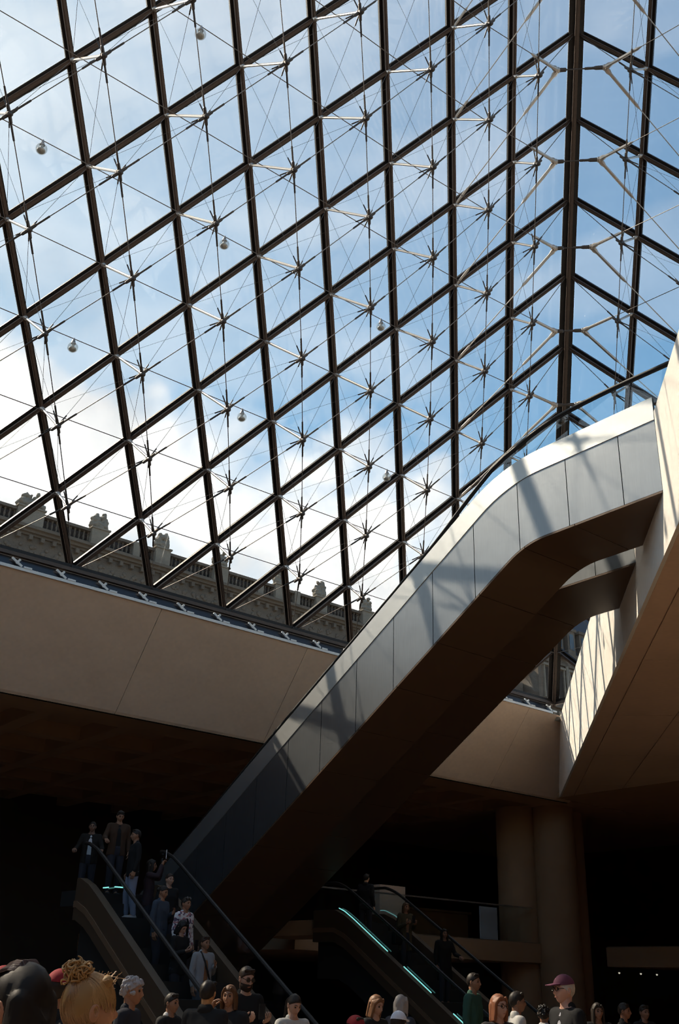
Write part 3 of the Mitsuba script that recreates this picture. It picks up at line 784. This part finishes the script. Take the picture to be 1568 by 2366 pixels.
def hair_mf(style, r):
    """hair as a solid around the head centre"""
    cap = m3.Manifold.sphere(1, 48).scale([.082, .103, .108]).translate([0, -.008, .024])
    def crop(o, off, k=.75): return o.trim_by_plane([0, -k, 1], off / math.sqrt(1 + k * k))
    fringe = m3.Manifold.batch_boolean([sph((x, .062 - abs(x) * .3, .098), .022, 10) for x in (-.045, -.02, .005, .03, .05)], m3.OpType.Add)
    if style == 'short':
        return crop(cap + fringe, 0.004)
    if style == 'down_back':
        return crop(cap.scale([1.04, 1.03, 1.04]), 0.0) + m3.Manifold.batch_hull([sph((-.045, -.055, .02), .045, 14), sph((.045, -.055, .02), .045, 14), sph((-.05, -.07, -.30), .05, 14), sph((.05, -.07, -.30), .05, 14), sph((0, -.105, -.05), .03, 14)])
    if style == 'receding':
        return crop(cap, -.012) - m3.Manifold.sphere(.08, 20).translate([0, .055, .125])
    if style in ('long', 'bob'):
        zl = -.30 if style == 'long' else -.125
        back = m3.Manifold.batch_hull([sph((-.050, -.045, .02), .038, 14), sph((.050, -.045, .02), .038, 14), sph((-.062, -.045, zl), .032, 14), sph((.062, -.045, zl), .032, 14), sph((0, -.080, zl), .02, 14), sph((0, -.085, 0), .02, 14)])
        side = [m3.Manifold.batch_hull([sph((s_ * .040, .066, .088), .018, 12), sph((s_ * .074, .040, .035), .016, 12), sph((s_ * .074, .0, .05), .016, 12)]) +
                m3.Manifold.batch_hull([sph((s_ * .074, .040, .035), .016, 12), sph((s_ * .074, .0, .05), .016, 12), sph((s_ * .082, .032, -.06), .014, 12), sph((s_ * .082, .022, zl), .016, 12), sph((s_ * .072, -.03, zl), .02, 12)]) for s_ in (-1, 1)]
        return crop(cap, 0.004) + back + side[0] + side[1]
    if style in ('tied', 'ponytail'):
        o = crop(cap.scale([.97, .97, .97]), 0.006)
        if style == 'tied': return o + sph((0, -.115, .03), .042, 18)
        return o + m3.Manifold.batch_hull([sph((0, -.11, .03), .028, 14), sph((0, -.15, -.02), .026, 14)]) + m3.Manifold.batch_hull([sph((0, -.15, -.02), .026, 14), sph((0, -.135, -.2), .014, 14)])
    if style == 'curly':
        o = [crop(cap, 0.004)]
        for q in range(60):
            a = r.uniform(0, 6.28); b = math.acos(r.uniform(-.35, 1))
            dv = A3(math.sin(b) * math.cos(a), math.sin(b) * math.sin(a), math.cos(b))
            if dv[1] > .45 and dv[2] < .35: continue
            o.append(sph(dv * A3(.085, .105, .112) + A3(0, -.008, .022), r.uniform(.014, .024), 8))
        return m3.Manifold.batch_boolean(o, m3.OpType.Add)
    return None

def look_ray(px, py):
    return RM.T @ A3((px - 784) / FPX, (py - 1183) / FPX, 1)

_pn = 0
def person(lab, px, py, at, feet, face=0, skin=(.36, .19, .12), top=(.03, .03, .035), legs=(.03, .03, .04), inner=None, hair='short', hair_c=(.02, .015, .012), arms=('down', 'down'), turn=0, nod=0, lean=0,
           coat=False, group=None, extras=(), stride=.05, female=False, width=1.0, shoes=(.03, .028, .028), hmax=1.9, top_mat=None):
    """head centre at pixel (px, py) of the photograph's frame, placed by at = ('x', value) or ('d', depth); feet: height of what the person stands on"""
    global _pn
    _pn += 1
    r = random.Random(900 + _pn)
    rv = look_ray(px, py)
    hc = CAM + rv * ((at[1] - CAM[0]) / rv[0] if at[0] == 'x' else at[1])
    fz = feet(hc[1]) if callable(feet) else feet
    h = hc[2] - fz + .115
    h_ok = min(max(h, 1.45), hmax)
    s = h_ok / 1.75
    a = math.radians(face)
    fwd = -FH * math.cos(a) + RH * math.sin(a)
    rgt = np.cross(fwd, A3(0, 0, 1))
    M = np.stack([rgt, fwd, A3(0, 0, 1)], 1) * s
    org = hc - M @ A3(0, .02 + lean, 1.635)
    W = lambda m: (setattr(m, 'vertices', np.array(m.vertices) @ M.T + org), m)[1]
    p = thing('person')
    tag(p, lab, 'person', group)
    w = width
    hipz, L_ = .93, lean
    hips = [A3(s_ * .09, 0, hipz) for s_ in (-1, 1)]
    knees = [A3(s_ * .10, .03 + s_ * stride * .6, .50) for s_ in (-1, 1)]
    ank = [A3(s_ * .10, -.02 + s_ * stride, .085) for s_ in (-1, 1)]
    toe = [A3(s_ * .115, .15 + s_ * stride, .04) for s_ in (-1, 1)]
    sh = [A3(s_ * .175 * w, L_ * .8, 1.425) for s_ in (-1, 1)]
    neck0, neck1 = A3(0, -.005 + L_ * .9, 1.45), A3(0, .005 + L_, 1.56)
    arm = []
    for n, s_ in ((0, -1), (1, 1)):
        e_, w_, pl = ARMS[arms[n]]
        f = A3(s_, 1, 1)
        arm.append((sh[n], sh[n] + e_ * f, sh[n] + w_ * f, pl * f))
    # body: one continuous figure
    B = [blob([((-.075, 0, .95), .095), ((.075, 0, .95), .095), ((-.06, .01 + L_ * .3, 1.12), .085), ((.06, .01 + L_ * .3, 1.12), .085)]),
         blob([((-.06, .01 + L_ * .3, 1.12), .085), ((.06, .01 + L_ * .3, 1.12), .085), ((-.085 * w, L_ * .6, 1.30), .10), ((.085 * w, L_ * .6, 1.30), .10), (sh[0] * A3(.8, 1, 1), .055), (sh[1] * A3(.8, 1, 1), .055)]),
         bone(neck0, .062, neck1, .054), blob([(neck0, .06), (sh[0], .05), (sh[1], .05)])]
    for n in (0, 1):
        B += [bone(hips[n], .088, knees[n], .054), bone(knees[n], .056, ank[n], .04), bone(ank[n], .042, toe[n], .03),
              bone(arm[n][0], .052, arm[n][1], .040), bone(arm[n][1], .042, arm[n][2], .026)]
    m = soft(m3.Manifold.batch_boolean(B, m3.OpType.Add), .045, 5)
    body = mani(m)
    Rh = Rotation.from_euler('ZX', [turn, -nod], degrees=True)
    hcl = A3(0, .02 + L_, 1.635)
    def H(mf):
        t = np.hstack([Rh.as_matrix(), hcl[:, None]])
        return mf.transform(t)
    body = body + H(HEADS[female] + EARS) + bone(neck1 - A3(0, 0, .05), .055, hcl + Rh.apply(A3(0, -.02, -.06)), .055, 16)
    for n, s_ in ((0, -1), (1, 1)):
        sh_, el, wr, pl = arm[n]
        g = .25 if arms[n] in ('down', 'chest') else .6
        hm = HANDS[g].copy()
        v = np.array(hm.vertices)
        if s_ < 0: v = v * A3(-1, 1, 1); hm.invert()
        hm.vertices = v @ rot_to(wr - el, pl).T + wr
        body = body + mani(hm)
    k = obj('body', W(tri(body)), mat_of(skin, .55), p, smooth=50)
    # eyes
    for s_ in (-1, 1):
        c = hcl + Rh.apply(A3(s_ * .030, .077, .010))
        obj('eye', W(sphere(c, .0115, 1)), mat_of((.03, .02, .018), .2), p, smooth=True)
        br = [hcl + Rh.apply(A3(s_ * x_, y_, .034 + z_)) for x_, y_, z_ in ((.014, .094, -.002), (.030, .090, .003), (.048, .078, -.002))]
        obj('eyebrow', W(tube(br, [.003, .004, .002], 6)), mat_of(tuple(c_ * .8 for c_ in hair_c), .8), p, smooth=True)
    lp = [hcl + Rh.apply(A3(x_, (.101 if female else .103) - .0065 - 4 * x_ * x_ * 6, -.0605)) for x_ in (-.022, -.011, 0, .011, .022)]
    obj('lips', W(tube(lp, [.001, .0035, .0045, .0035, .001], 6)), mat_of((skin[0] * .8, skin[1] * .55, skin[2] * .55), .5), p, smooth=True)
    # trousers, shoes
    T_ = [blob([((-.075, 0, .97), .112), ((.075, 0, .97), .112), ((-.085, 0, .88), .105), ((.085, 0, .88), .105)])]
    for n in (0, 1): T_ += [bone(hips[n], .105, knees[n], .074), bone(knees[n], .074, ank[n] + A3(0, 0, .02), .058)]
    obj('trousers', W(soft(m3.Manifold.batch_boolean(T_, m3.OpType.Add), .05, 4, .012, _pn)), mat_of(legs, .85), p, smooth=60)
    for n in (0, 1):
        obj('shoe', W(soft(blob([(ank[n] - A3(0, .03, .03), .05), (toe[n], .045), (toe[n] - A3(.02, .05, 0), .045)]).trim_by_plane([0, 0, 1], .0), .03, 2)), mat_of(shoes, .6), p, smooth=50)
    # upper garment
    hem = .62 if coat else .86
    G = [blob([((-.085 * w, 0, hem), .115), ((.085 * w, 0, hem), .115), ((-.075, .01 + L_ * .3, 1.12), .105), ((.075, .01 + L_ * .3, 1.12), .105)]),
         blob([((-.075, .01 + L_ * .3, 1.12), .105), ((.075, .01 + L_ * .3, 1.12), .105), ((-.09 * w, L_ * .6, 1.30), .118), ((.09 * w, L_ * .6, 1.30), .118), (sh[0] * A3(.85, 1, 1), .072), (sh[1] * A3(.85, 1, 1), .072)])]
    for n in (0, 1):
        wr = arm[n][1] + (arm[n][2] - arm[n][1]) * .90
        G += [bone(arm[n][0], .072, arm[n][1], .058), bone(arm[n][1], .058, wr, .043)]
    G = m3.Manifold.batch_boolean(G, m3.OpType.Add).trim_by_plane([0, 0, 1], hem - .04)
    if inner is not None:
        cut = m3.Manifold.batch_hull([sph((0, .14 + L_, 1.46), .05, 10), sph((-.02, .16 + L_ * .5, 1.0), .03, 10), sph((.02, .16 + L_ * .5, 1.0), .03, 10), sph((0, .12, hem - .1), .06, 10)])
        I = blob([((-.06, .004, .9), .092), ((.06, .004, .9), .092), ((-.058, .012 + L_ * .3, 1.12), .088), ((.058, .012 + L_ * .3, 1.12), .088), ((-.068 * w, .004 + L_ * .6, 1.30), .100), ((.068 * w, .004 + L_ * .6, 1.30), .100), ((0, .006 + L_ * .8, 1.42), .072)])
        obj('shirt', W(soft(I, .04, 3, .01, _pn + 40)), mat_of(inner, .8), p, smooth=60)
        G = G - cut
    gm = W(soft(G, .035, 4, .02, _pn + 80))
    if top_mat: obj('jacket', gm, top_mat, p, smooth=60)
    else: obj('jacket', gm, mat_of(top, .85), p, smooth=60)
    cl = blob([((-.03, -.02 + L_, 1.49), .055), ((.03, -.02 + L_, 1.49), .055), ((-.06, -.0 + L_, 1.43), .05), ((.06, -.0 + L_, 1.43), .05)]) - blob([((0, .07 + L_, 1.53), .06), ((0, .04 + L_, 1.6), .062)])
    obj('collar', W(soft(cl, .03, 2)), top_mat or mat_of(inner if inner is not None and 'collar' in extras else top, .85), p, smooth=60)
    # hair
    hm = hair_mf(hair, r)
    if hm is not None:
        t = tri(H(hm).refine_to_length(.022)); t.merge_vertices()
        trimesh.smoothing.filter_taubin(t, iterations=4)
        q = (np.array(t.vertices) - hcl)
        t.vertices = np.array(t.vertices) + t.vertex_normals * ((meshkit.fbm(q * A3(60, 60, 14) + _pn, 3, 5) - .45) * .010)[:, None]
        obj('hair', W(t), mat_of(hair_c, .5), p, smooth=60)
    P3 = lambda v: M @ (hcl + Rh.apply(A3(*v))) + org
    if 'glasses' in extras or 'sunglasses' in extras:
        ms = []
        for s_ in (-1, 1):
            ring_ = [hcl + Rh.apply(A3(s_ * .032 + .024 * math.cos(t), .098, .010 + .018 * math.sin(t))) for t in np.linspace(0, 2 * math.pi, 13)]
            ms.append(W(tube(ring_, .0028, 5)))
            ms.append(W(tube([hcl + Rh.apply(A3(s_ * .055, .096, .014)), hcl + Rh.apply(A3(s_ * .077, .0, .016))], .0025, 5)))
            if 'sunglasses' in extras: ms.append(W(tube([hcl + Rh.apply(A3(s_ * .032, .097, .010)), hcl + Rh.apply(A3(s_ * .032, .100, .010))], .022, 12)))
        ms.append(W(tube([hcl + Rh.apply(A3(-.009, .102, .014)), hcl + Rh.apply(A3(.009, .102, .014))], .0025, 5)))
        obj('glasses', cat(ms), mat_of((.015, .012, .012), .25), p, smooth=40)
    if 'beard' in extras:
        bd = H(m3.Manifold.sphere(1, 30).scale([.070, .094, .085]).translate([0, .010, -.055]) - m3.Manifold.cube([.3, .3, .3]).translate([-.15, -.15, -.035]) - m3.Manifold.cube([.3, .2, .4]).translate([-.15, -.20, -.3]) - m3.Manifold.sphere(1, 16).scale([.032, .05, .014]).translate([0, .105, -.062]))
        obj('beard', W(tri(bd)), mat_of(hair_c, .7), p, smooth=50)
    if 'cap' in extras or 'beanie' in extras or 'white_cap' in extras:
        cc = {'cap': (.10, .03, .055), 'beanie': (.20, .014, .02), 'white_cap': (.55, .58, .66)}['cap' if 'cap' in extras else 'beanie' if 'beanie' in extras else 'white_cap']
        dome = m3.Manifold.sphere(1, 36).scale([.088, .108, .105]).translate([0, -.006, .035]).trim_by_plane([0, .12, 1], .048)
        ct = obj('hat', W(tri(H(dome))), mat_of(cc, .8), p, smooth=40)
        if 'beanie' not in extras:
            vis = m3.Manifold.batch_hull([sph((-.06, .075, .052), .006, 8), sph((.06, .075, .052), .006, 8), sph((-.045, .165, .036), .006, 8), sph((.045, .165, .036), .006, 8), sph((0, .178, .038), .006, 8)])
            obj('visor', W(tri(H(vis))), mat_of(cc, .8), ct, smooth=30)
    if 'sunglasses_up' in extras:
        ms = [W(tube([hcl + Rh.apply(A3(s_ * .034, .060, .108)), hcl + Rh.apply(A3(s_ * .034, .066, .111))], .026, 12)) for s_ in (-1, 1)]
        ms += [W(tube([hcl + Rh.apply(A3(s_ * .06, .055, .10)), hcl + Rh.apply(A3(s_ * .084, .0, .04))], .003, 5)) for s_ in (-1, 1)]
        obj('sunglasses', cat(ms), mat_of((.25, .25, .28), .2, metallic=.5), p, smooth=40)
    if 'strap' in extras:
        pts = [sh[1] * A3(.55, 1, 1) + A3(0, .03, .075), A3(.06, .125, 1.34), A3(-.02, .135, 1.15), A3(-.12, .10, .98), A3(-.19, .0, .86)]
        obj('bag_strap', W(tube(pts, [.016] * 5, 6)), mat_of((.02, .018, .018), .6), p, smooth=40)
    wrs = [M @ (arm[n][2] + unit(arm[n][2] - arm[n][1]) * .10 + A3(0, .02, .02)) + org for n in (0, 1)]
    return dict(key=p, head=P3, wrists=wrs, M=M, org=org, fwd=fwd, hcl=hcl, Rh=Rh, h=h)

def phone(c, nrm, up, lab, lit=False):
    c, nrm, up = A3(*c), unit(nrm), unit(up)
    rt = unit(np.cross(up, nrm)); up = np.cross(nrm, rt)
    def bx(w, h, d, off):
        Mx = np.stack([rt * w, up * h, nrm * d], 1)
        m = trimesh.Trimesh(BOXV @ Mx.T + c + nrm * off, BOXF, process=False)
        if np.linalg.det(Mx) < 0: m.invert()
        return m
    k = thing('phone'); tag(k, lab, 'phone')
    obj('body', bx(.075, .15, .009, 0), mat_of((.75, .75, .76) if lit else (.02, .02, .022), .3), k)
    obj('camera', bx(.025, .028, .003, .006), mat_of((.02, .02, .02), .3), k)
    return k

step1 = lambda y: max(ZF, min(-6.45, -6.45 - TAN * (15.2 - y)))
step2 = lambda y: max(ZF, min(-6.45, -6.45 - TAN * (17.2 - y)))
GL = 'people on the left escalator'
T1 = (.30, .155, .095); T2 = (.42, .25, .18); T3 = (.22, .115, .075)
q = {}
LX = 2.62
q[1] = person('person in a brown jacket over black, highest on the left escalator', 278, 1887, ('x', 2.6), step1, face=25, skin=T1, top=(.055, .030, .018), inner=(.012, .012, .013), arms=('down', 'rail'), nod=18, width=1.1)
q[2] = person('person with a white collar half behind the brown jacket on the left escalator', 214, 1911, ('x', 2.75), step1, face=5, skin=T3, top=(.018, .012, .010), inner=(.55, .54, .56), hair='tied', arms=('rail', 'rail'), female=True)
q[3] = person('person in black turning to the left in profile, pale jeans, below the brown jacket', 314, 1931, ('x', 2.55), step1, face=-65, skin=T1, top=(.012, .012, .013), legs=(.20, .23, .32), arms=('down', 'down'), shoes=(.35, .33, .33))
q[4] = person('person raising a white phone with both hands on the left escalator', 350, 2000, ('x', 2.95), step1, face=95, skin=T1, top=(.04, .025, .03), hair='long', arms=('raised', 'raised'), female=True, hmax=1.7)
q[5] = person('person with tied-back hair looking right, below the raised phone', 392, 2033, ('x', 3.0), step1, face=40, skin=T2, top=(.016, .013, .012), hair='tied', hair_c=(.03, .016, .01), female=True)
q[6] = person('person in a blue denim jacket looking right on the left escalator', 377, 2062, ('x', 2.55), step1, face=65, skin=T1, top=(.045, .06, .085), hair='tied', arms=('chest', 'down'), female=True, nod=12)
q[7] = person('person in a white floral jacket with sunglasses pushed up on dark hair', 430, 2089, ('x', 2.85), step1, face=55, skin=T1, top_mat='floral', inner=(.012, .012, .012), hair='short', extras=('sunglasses_up',))
q[8] = person('person with black bobbed hair bending over a phone, in front of the floral jacket', 420, 2143, ('x', 2.6), step1, face=60, skin=T2, top=(.02, .015, .012), hair='bob', hair_c=(.008, .007, .007), arms=('phone', 'phone'), nod=28, female=True)
q[9] = person('person in a pale denim jacket and tan shirt with a dark bag strap', 474, 2180, ('x', 2.75), step1, face=45, skin=T1, top=(.24, .25, .27), inner=(.26, .13, .065), legs=(.06, .07, .09), extras=('strap',), arms=('chest', 'down'), hair_c=(.025, .014, .009))
FLp = ZF
q[10] = person('person in black seen from behind below the pale denim jacket', 480, 2296, ('d', 9.5), FLp, face=165, skin=(.42, .22, .10), top=(.012, .012, .012))
q[11] = person('brown-haired person holding a phone to the ear at the foot of the left escalator', 530, 2303, ('d', 10.5), FLp, face=-15, skin=T1, top=(.015, .013, .012), hair='bob', hair_c=(.10, .045, .02), arms=('down', 'ear'), female=True)
q[12] = person('bearded person in dark sunglasses and black, looking down at a phone', 569, 2262, ('d', 11.0), FLp, face=35, skin=T2, top=(.010, .010, .011), extras=('sunglasses', 'beard'), arms=('phone', 'phone'), hair_c=(.03, .018, .012), nod=14)
q[13] = person('person with a ponytail in a white shirt, alone in the dark gap left of centre', 679, 2323, ('d', 10.4), FLp, face=35, skin=T2, top=(.42, .41, .38), hair='ponytail', nod=22, female=True, extras=('collar',))
q[14] = person('grey-haired person in a dark jacket facing right, beside the blonde bun', 306, 2292, ('d', 8.8), FLp, face=80, skin=T1, top=(.018, .020, .028), hair='curly', hair_c=(.30, .28, .29))
q[15] = person('dark-haired person with a white collar facing right, nearest the escalator foot', 397, 2319, ('d', 11.0), FLp, face=62, skin=T1, top=(.012, .012, .013), inner=(.50, .49, .48), extras=('collar',))
q[20] = person('brown-haired person looking down to the right near the middle', 868, 2324, ('d', 11.0), FLp, face=48, skin=T2, top=(.015, .012, .012), hair='bob', hair_c=(.18, .085, .04), nod=14, female=True)
q[21] = person('person with a grey bob seen from behind in the middle of the hall', 926, 2322, ('d', 11.9), FLp, face=140, skin=T2, top=(.03, .03, .035), hair='bob', hair_c=(.28, .255, .24), female=True)
q[22] = person('person in a white and blue cap in front of the grey bob', 921, 2368, ('d', 9.0), FLp, face=150, skin=T1, top=(.03, .03, .05), extras=('white_cap',), female=True, hmax=1.62)
q[23] = person('person in a pink knitted hat at the bottom edge left of the middle', 822, 2378, ('d', 9.0), FLp, face=60, skin=T1, top=(.20, .04, .07), extras=('beanie',), hmax=1.6)
q[24] = person('red-haired person with dark-rimmed glasses, lit from the left', 1152, 2327, ('d', 9.5), FLp, face=33, skin=(.46, .27, .20), top=(.03, .028, .03), hair='bob', hair_c=(.20, .075, .035), extras=('glasses',), female=True)
q[25] = person('dark-haired person in a white shirt behind the red hair', 1195, 2316, ('d', 11.5), FLp, face=95, skin=T3, top=(.40, .39, .37), hair='short')
q[26] = person('white-bearded person in a plum baseball cap and black jacket facing left', 1302, 2288, ('d', 9.3), FLp, face=-72, skin=(.52, .30, .23), top=(.010, .010, .011), inner=(.34, .34, .38), hair='receding', hair_c=(.42, .38, .35), extras=('cap', 'glasses'), width=1.1)
q[27] = person('dark head with a white collar seen from behind left of the plum cap', 1256, 2345, ('d', 12.0), FLp, face=160, skin=T3, top=(.42, .41, .42), hair='curly', hair_c=(.012, .010, .009))
q[28] = person('dim long-haired person just right of the plum cap', 1380, 2338, ('d', 13.0), FLp, face=10, skin=T3, top=(.014, .012, .011), hair='long', female=True)
q[29] = person('dim person looking right between the two right-hand strangers', 1442, 2337, ('d', 14.0), FLp, face=60, skin=(.26, .12, .07), top=(.014, .012, .011))
q[30] = person('faint person nearest the right edge of the crowd', 1488, 2340, ('d', 15.0), FLp, face=20, skin=T3, top=(.012, .012, .012))
q[31] = person('person with a sunlit nape at the top of the middle escalator', 846, 2030, ('x', 9.75), step2, face=150, skin=(.5, .33, .22), top=(.02, .015, .011), arms=('rail', 'down'))
q[32] = person('person in an open khaki coat over a tan dress on the middle escalator', 937, 2097, ('x', 9.9), step2, face=30, skin=T1, top=(.055, .045, .025), inner=(.22, .13, .08), hair='bob', hair_c=(.09, .05, .025), arms=('phone', 'phone'), coat=True, female=True)
q[33] = person('person with long dark hair in a long black coat on the middle escalator', 1026, 2158, ('x', 9.9), step2, face=20, skin=T3, top=(.010, .009, .009), hair='long', hair_c=(.012, .008, .007), coat=True, female=True, arms=('rail', 'down'))
q[34] = person('dim person in green at the foot of the middle escalator', 1094, 2270, ('d', 15.0), FLp, face=60, skin=T1, top=(.03, .08, .06), hair='short')
for k_, v_ in q.items(): print(k_, 'height', round(float(v_['h']), 2))

def held(p, lab, lit=False, up=.05, fw=.02):
    c = (p['wrists'][0] + p['wrists'][1]) / 2 + A3(0, 0, up) + p['fwd'] * fw
    return phone(c, -p['fwd'] * (-1 if lit else 1), A3(0, 0, 1) + p['fwd'] * (0 if lit else .8), lab, lit)
held(q[4], 'white phone held up over the left escalator', True, up=.10)
held(q[8], 'dark phone held by the person with the black bob')
held(q[12], 'dark phone held by the bearded person in sunglasses')
held(q[32], 'dark phone held by the person in the khaki coat')
bg = q[32]['M'] @ A3(.26, .02, .88) + q[32]['org']
hb_ = thing('handbag'); tag(hb_, 'black shoulder bag hanging beside the khaki coat', 'bag')
obj('body', tri(m3.Manifold.batch_hull([sph(bg + A3(a_, b_, c_), .03, 10) for a_ in (-.09, .09) for b_ in (-.04, .04) for c_ in (-.1, .1)])), mat_of((.010, .010, .010), .5), hb_, smooth=40)
obj('strap', tube([bg + A3(-.07, 0, .1), bg + A3(-.03, 0, .35), q[32]['M'] @ A3(.17, .0, 1.50) + q[32]['org'], bg + A3(.03, 0, .35), bg + A3(.07, 0, .1)], .010, 6), mat_of((.010, .010, .010), .5), hb_)

# the two large heads in the foreground, and the hats behind them
n1 = person('dark-haired person nearest the camera at the lower left corner, hair swept back', 42, 2330, ('d', 2.9), ZF, face=-122, skin=(.40, .20, .13), top=(.02, .02, .02), hair='down_back', hair_c=(.016, .009, .008), female=True)
n2 = person('blonde person with a curly bun nearest the camera, looking right, earring in the ear', 206, 2334, ('d', 3.5), ZF, face=122, skin=(.44, .24, .15), top=(.02, .02, .025), hair='short', hair_c=(.32, .19, .075), female=True, nod=-4)
n3 = person('person in a red knitted hat between the two foreground heads', 138, 2292, ('d', 6.0), ZF, face=150, skin=T1, top=(.02, .02, .02), extras=('beanie',), hmax=1.85)
n4 = person('person in a dark red knitted hat at the left edge behind the dark hair', 6, 2280, ('d', 6.6), ZF, face=160, skin=T1, top=(.02, .02, .02), extras=('beanie',), hmax=1.85)

def hair_sheen(c):
    k = 'hair_%02d%02d%02d' % tuple(int(v * 99) for v in c)
    scene['m_' + k] = dict(type='twosided', bsdf=dict(type='principled', base_color=dict(type='rgb', value=list(c)), roughness=.28, specular=.9, sheen=.5))
    return k
def strands(p, n, seed, color, gen, rad=.0012):
    r = random.Random(seed)
    ms = []
    for _ in range(n):
        pts = gen(r)
        ms.append(tube([p['head'](v) for v in pts], rad, 3, False))
    k = obj('hair_strand', cat(ms), hair_sheen(color), p['key'], smooth=True)
    tag(k, kind='stuff')
def swept(r):
    # combed back from the hairline over the skull to the back of the head
    a = r.uniform(-1.25, 1.25)
    pts = []
    for t in np.linspace(0, 1, 9):
        b = .35 + 2.2 * t
        x, y, z = math.sin(a) * (1 - .55 * t), math.cos(b) , math.sin(b)
        sc = 1.0 + .02 * math.sin(9 * t + a * 7)
        pts.append(A3(x * .094 * (.5 + .5 * abs(z)) * sc, y * .115 * math.cos(a * .5) * sc - .008, z * .126 * math.cos(a * .62) * sc + .016 + (-.05 * t * t if t > .7 else 0)))
    return pts
strands(n1, 620, 5, (.075, .045, .042), swept)  # paler than the hair beneath, sun streaks put in the strand colour
def to_bun(r):
    a = r.uniform(-1.5, 1.5); b = r.uniform(-.35, .5)
    st = A3(math.sin(a) * .082, math.cos(a) * .098 * (1 if abs(a) < 1.2 else .6) - .01, .02 + b * .09)
    en = A3(0, -.055, .118)
    pts = []
    for t in np.linspace(0, 1, 8):
        v = st * (1 - t) + en * t - A3(0, -.006, .02)
        dd = v / A3(.079, .1, .110)
        L = np.linalg.norm(dd)
        pts.append(v / L * (1.05 + .02 * math.sin(6 * t + a * 5)) + A3(0, -.006, .02))
    return pts
def to_bun_back(r):
    a = r.uniform(1.4, 4.9)
    st = A3(math.sin(a) * .074, math.cos(a) * .092 - .01, -.055 + r.uniform(-.02, .07))
    en = A3(0, -.055, .118)
    pts = []
    for t in np.linspace(0, 1, 8):
        v = st * (1 - t) + en * t - A3(0, -.006, .02)
        dd = v / A3(.079, .1, .110)
        pts.append(v / np.linalg.norm(dd) * (1.05 + .015 * math.sin(6 * t + a * 5)) + A3(0, -.006, .02))
    return pts
strands(n2, 420, 6, (.42, .25, .10), to_bun)
strands(n2, 520, 7, (.36, .20, .08), to_bun_back)
# the bun: a nest of curls
def curl(r):
    c = A3(r.uniform(-.035, .035), -.055 + r.uniform(-.035, .035), .128 + r.uniform(-.012, .03))
    ax = unit([r.gauss(0, 1), r.gauss(0, 1), r.gauss(0, 1)]); b1 = unit(np.cross(ax, [.3, .5, .8])); b2 = np.cross(ax, b1)
    R_ = r.uniform(.012, .026); ph = r.uniform(0, 6)
    return [c + R_ * (math.cos(t + ph) * b1 + math.sin(t + ph) * b2) + ax * .006 * t for t in np.linspace(0, 5.2, 14)]
r_ = random.Random(77)
k_ = obj('bun', cat([tube([n2['head'](v) for v in curl(r_)], [.0035] * 14, 5, True) for _ in range(95)]), mat_of((.40, .24, .10), .35), n2['key'], smooth=True)
tag(k_, 'curly blonde bun')
def flyaway(r):
    c = A3(r.uniform(-.06, .06), r.uniform(.0, .085), .10 + r.uniform(-.03, .012)); d_ = unit([r.uniform(-.8, .8), r.uniform(.1, 1), r.uniform(.2, 1)])
    return [c + d_ * t * r.uniform(.03, .045) + A3(0, 0, -.012 * t * t) for t in np.linspace(0, 1, 6)]
strands(n2, 90, 9, (.44, .27, .12), flyaway, .0009)
obj('earring', sphere(n2['head']((.080, .0, -.052)), .006, 2), 'steel', n2['key'], smooth=True)
obj('earring', sphere(n2['head']((-.080, .0, -.052)), .006, 2), 'steel', n2['key'], smooth=True)
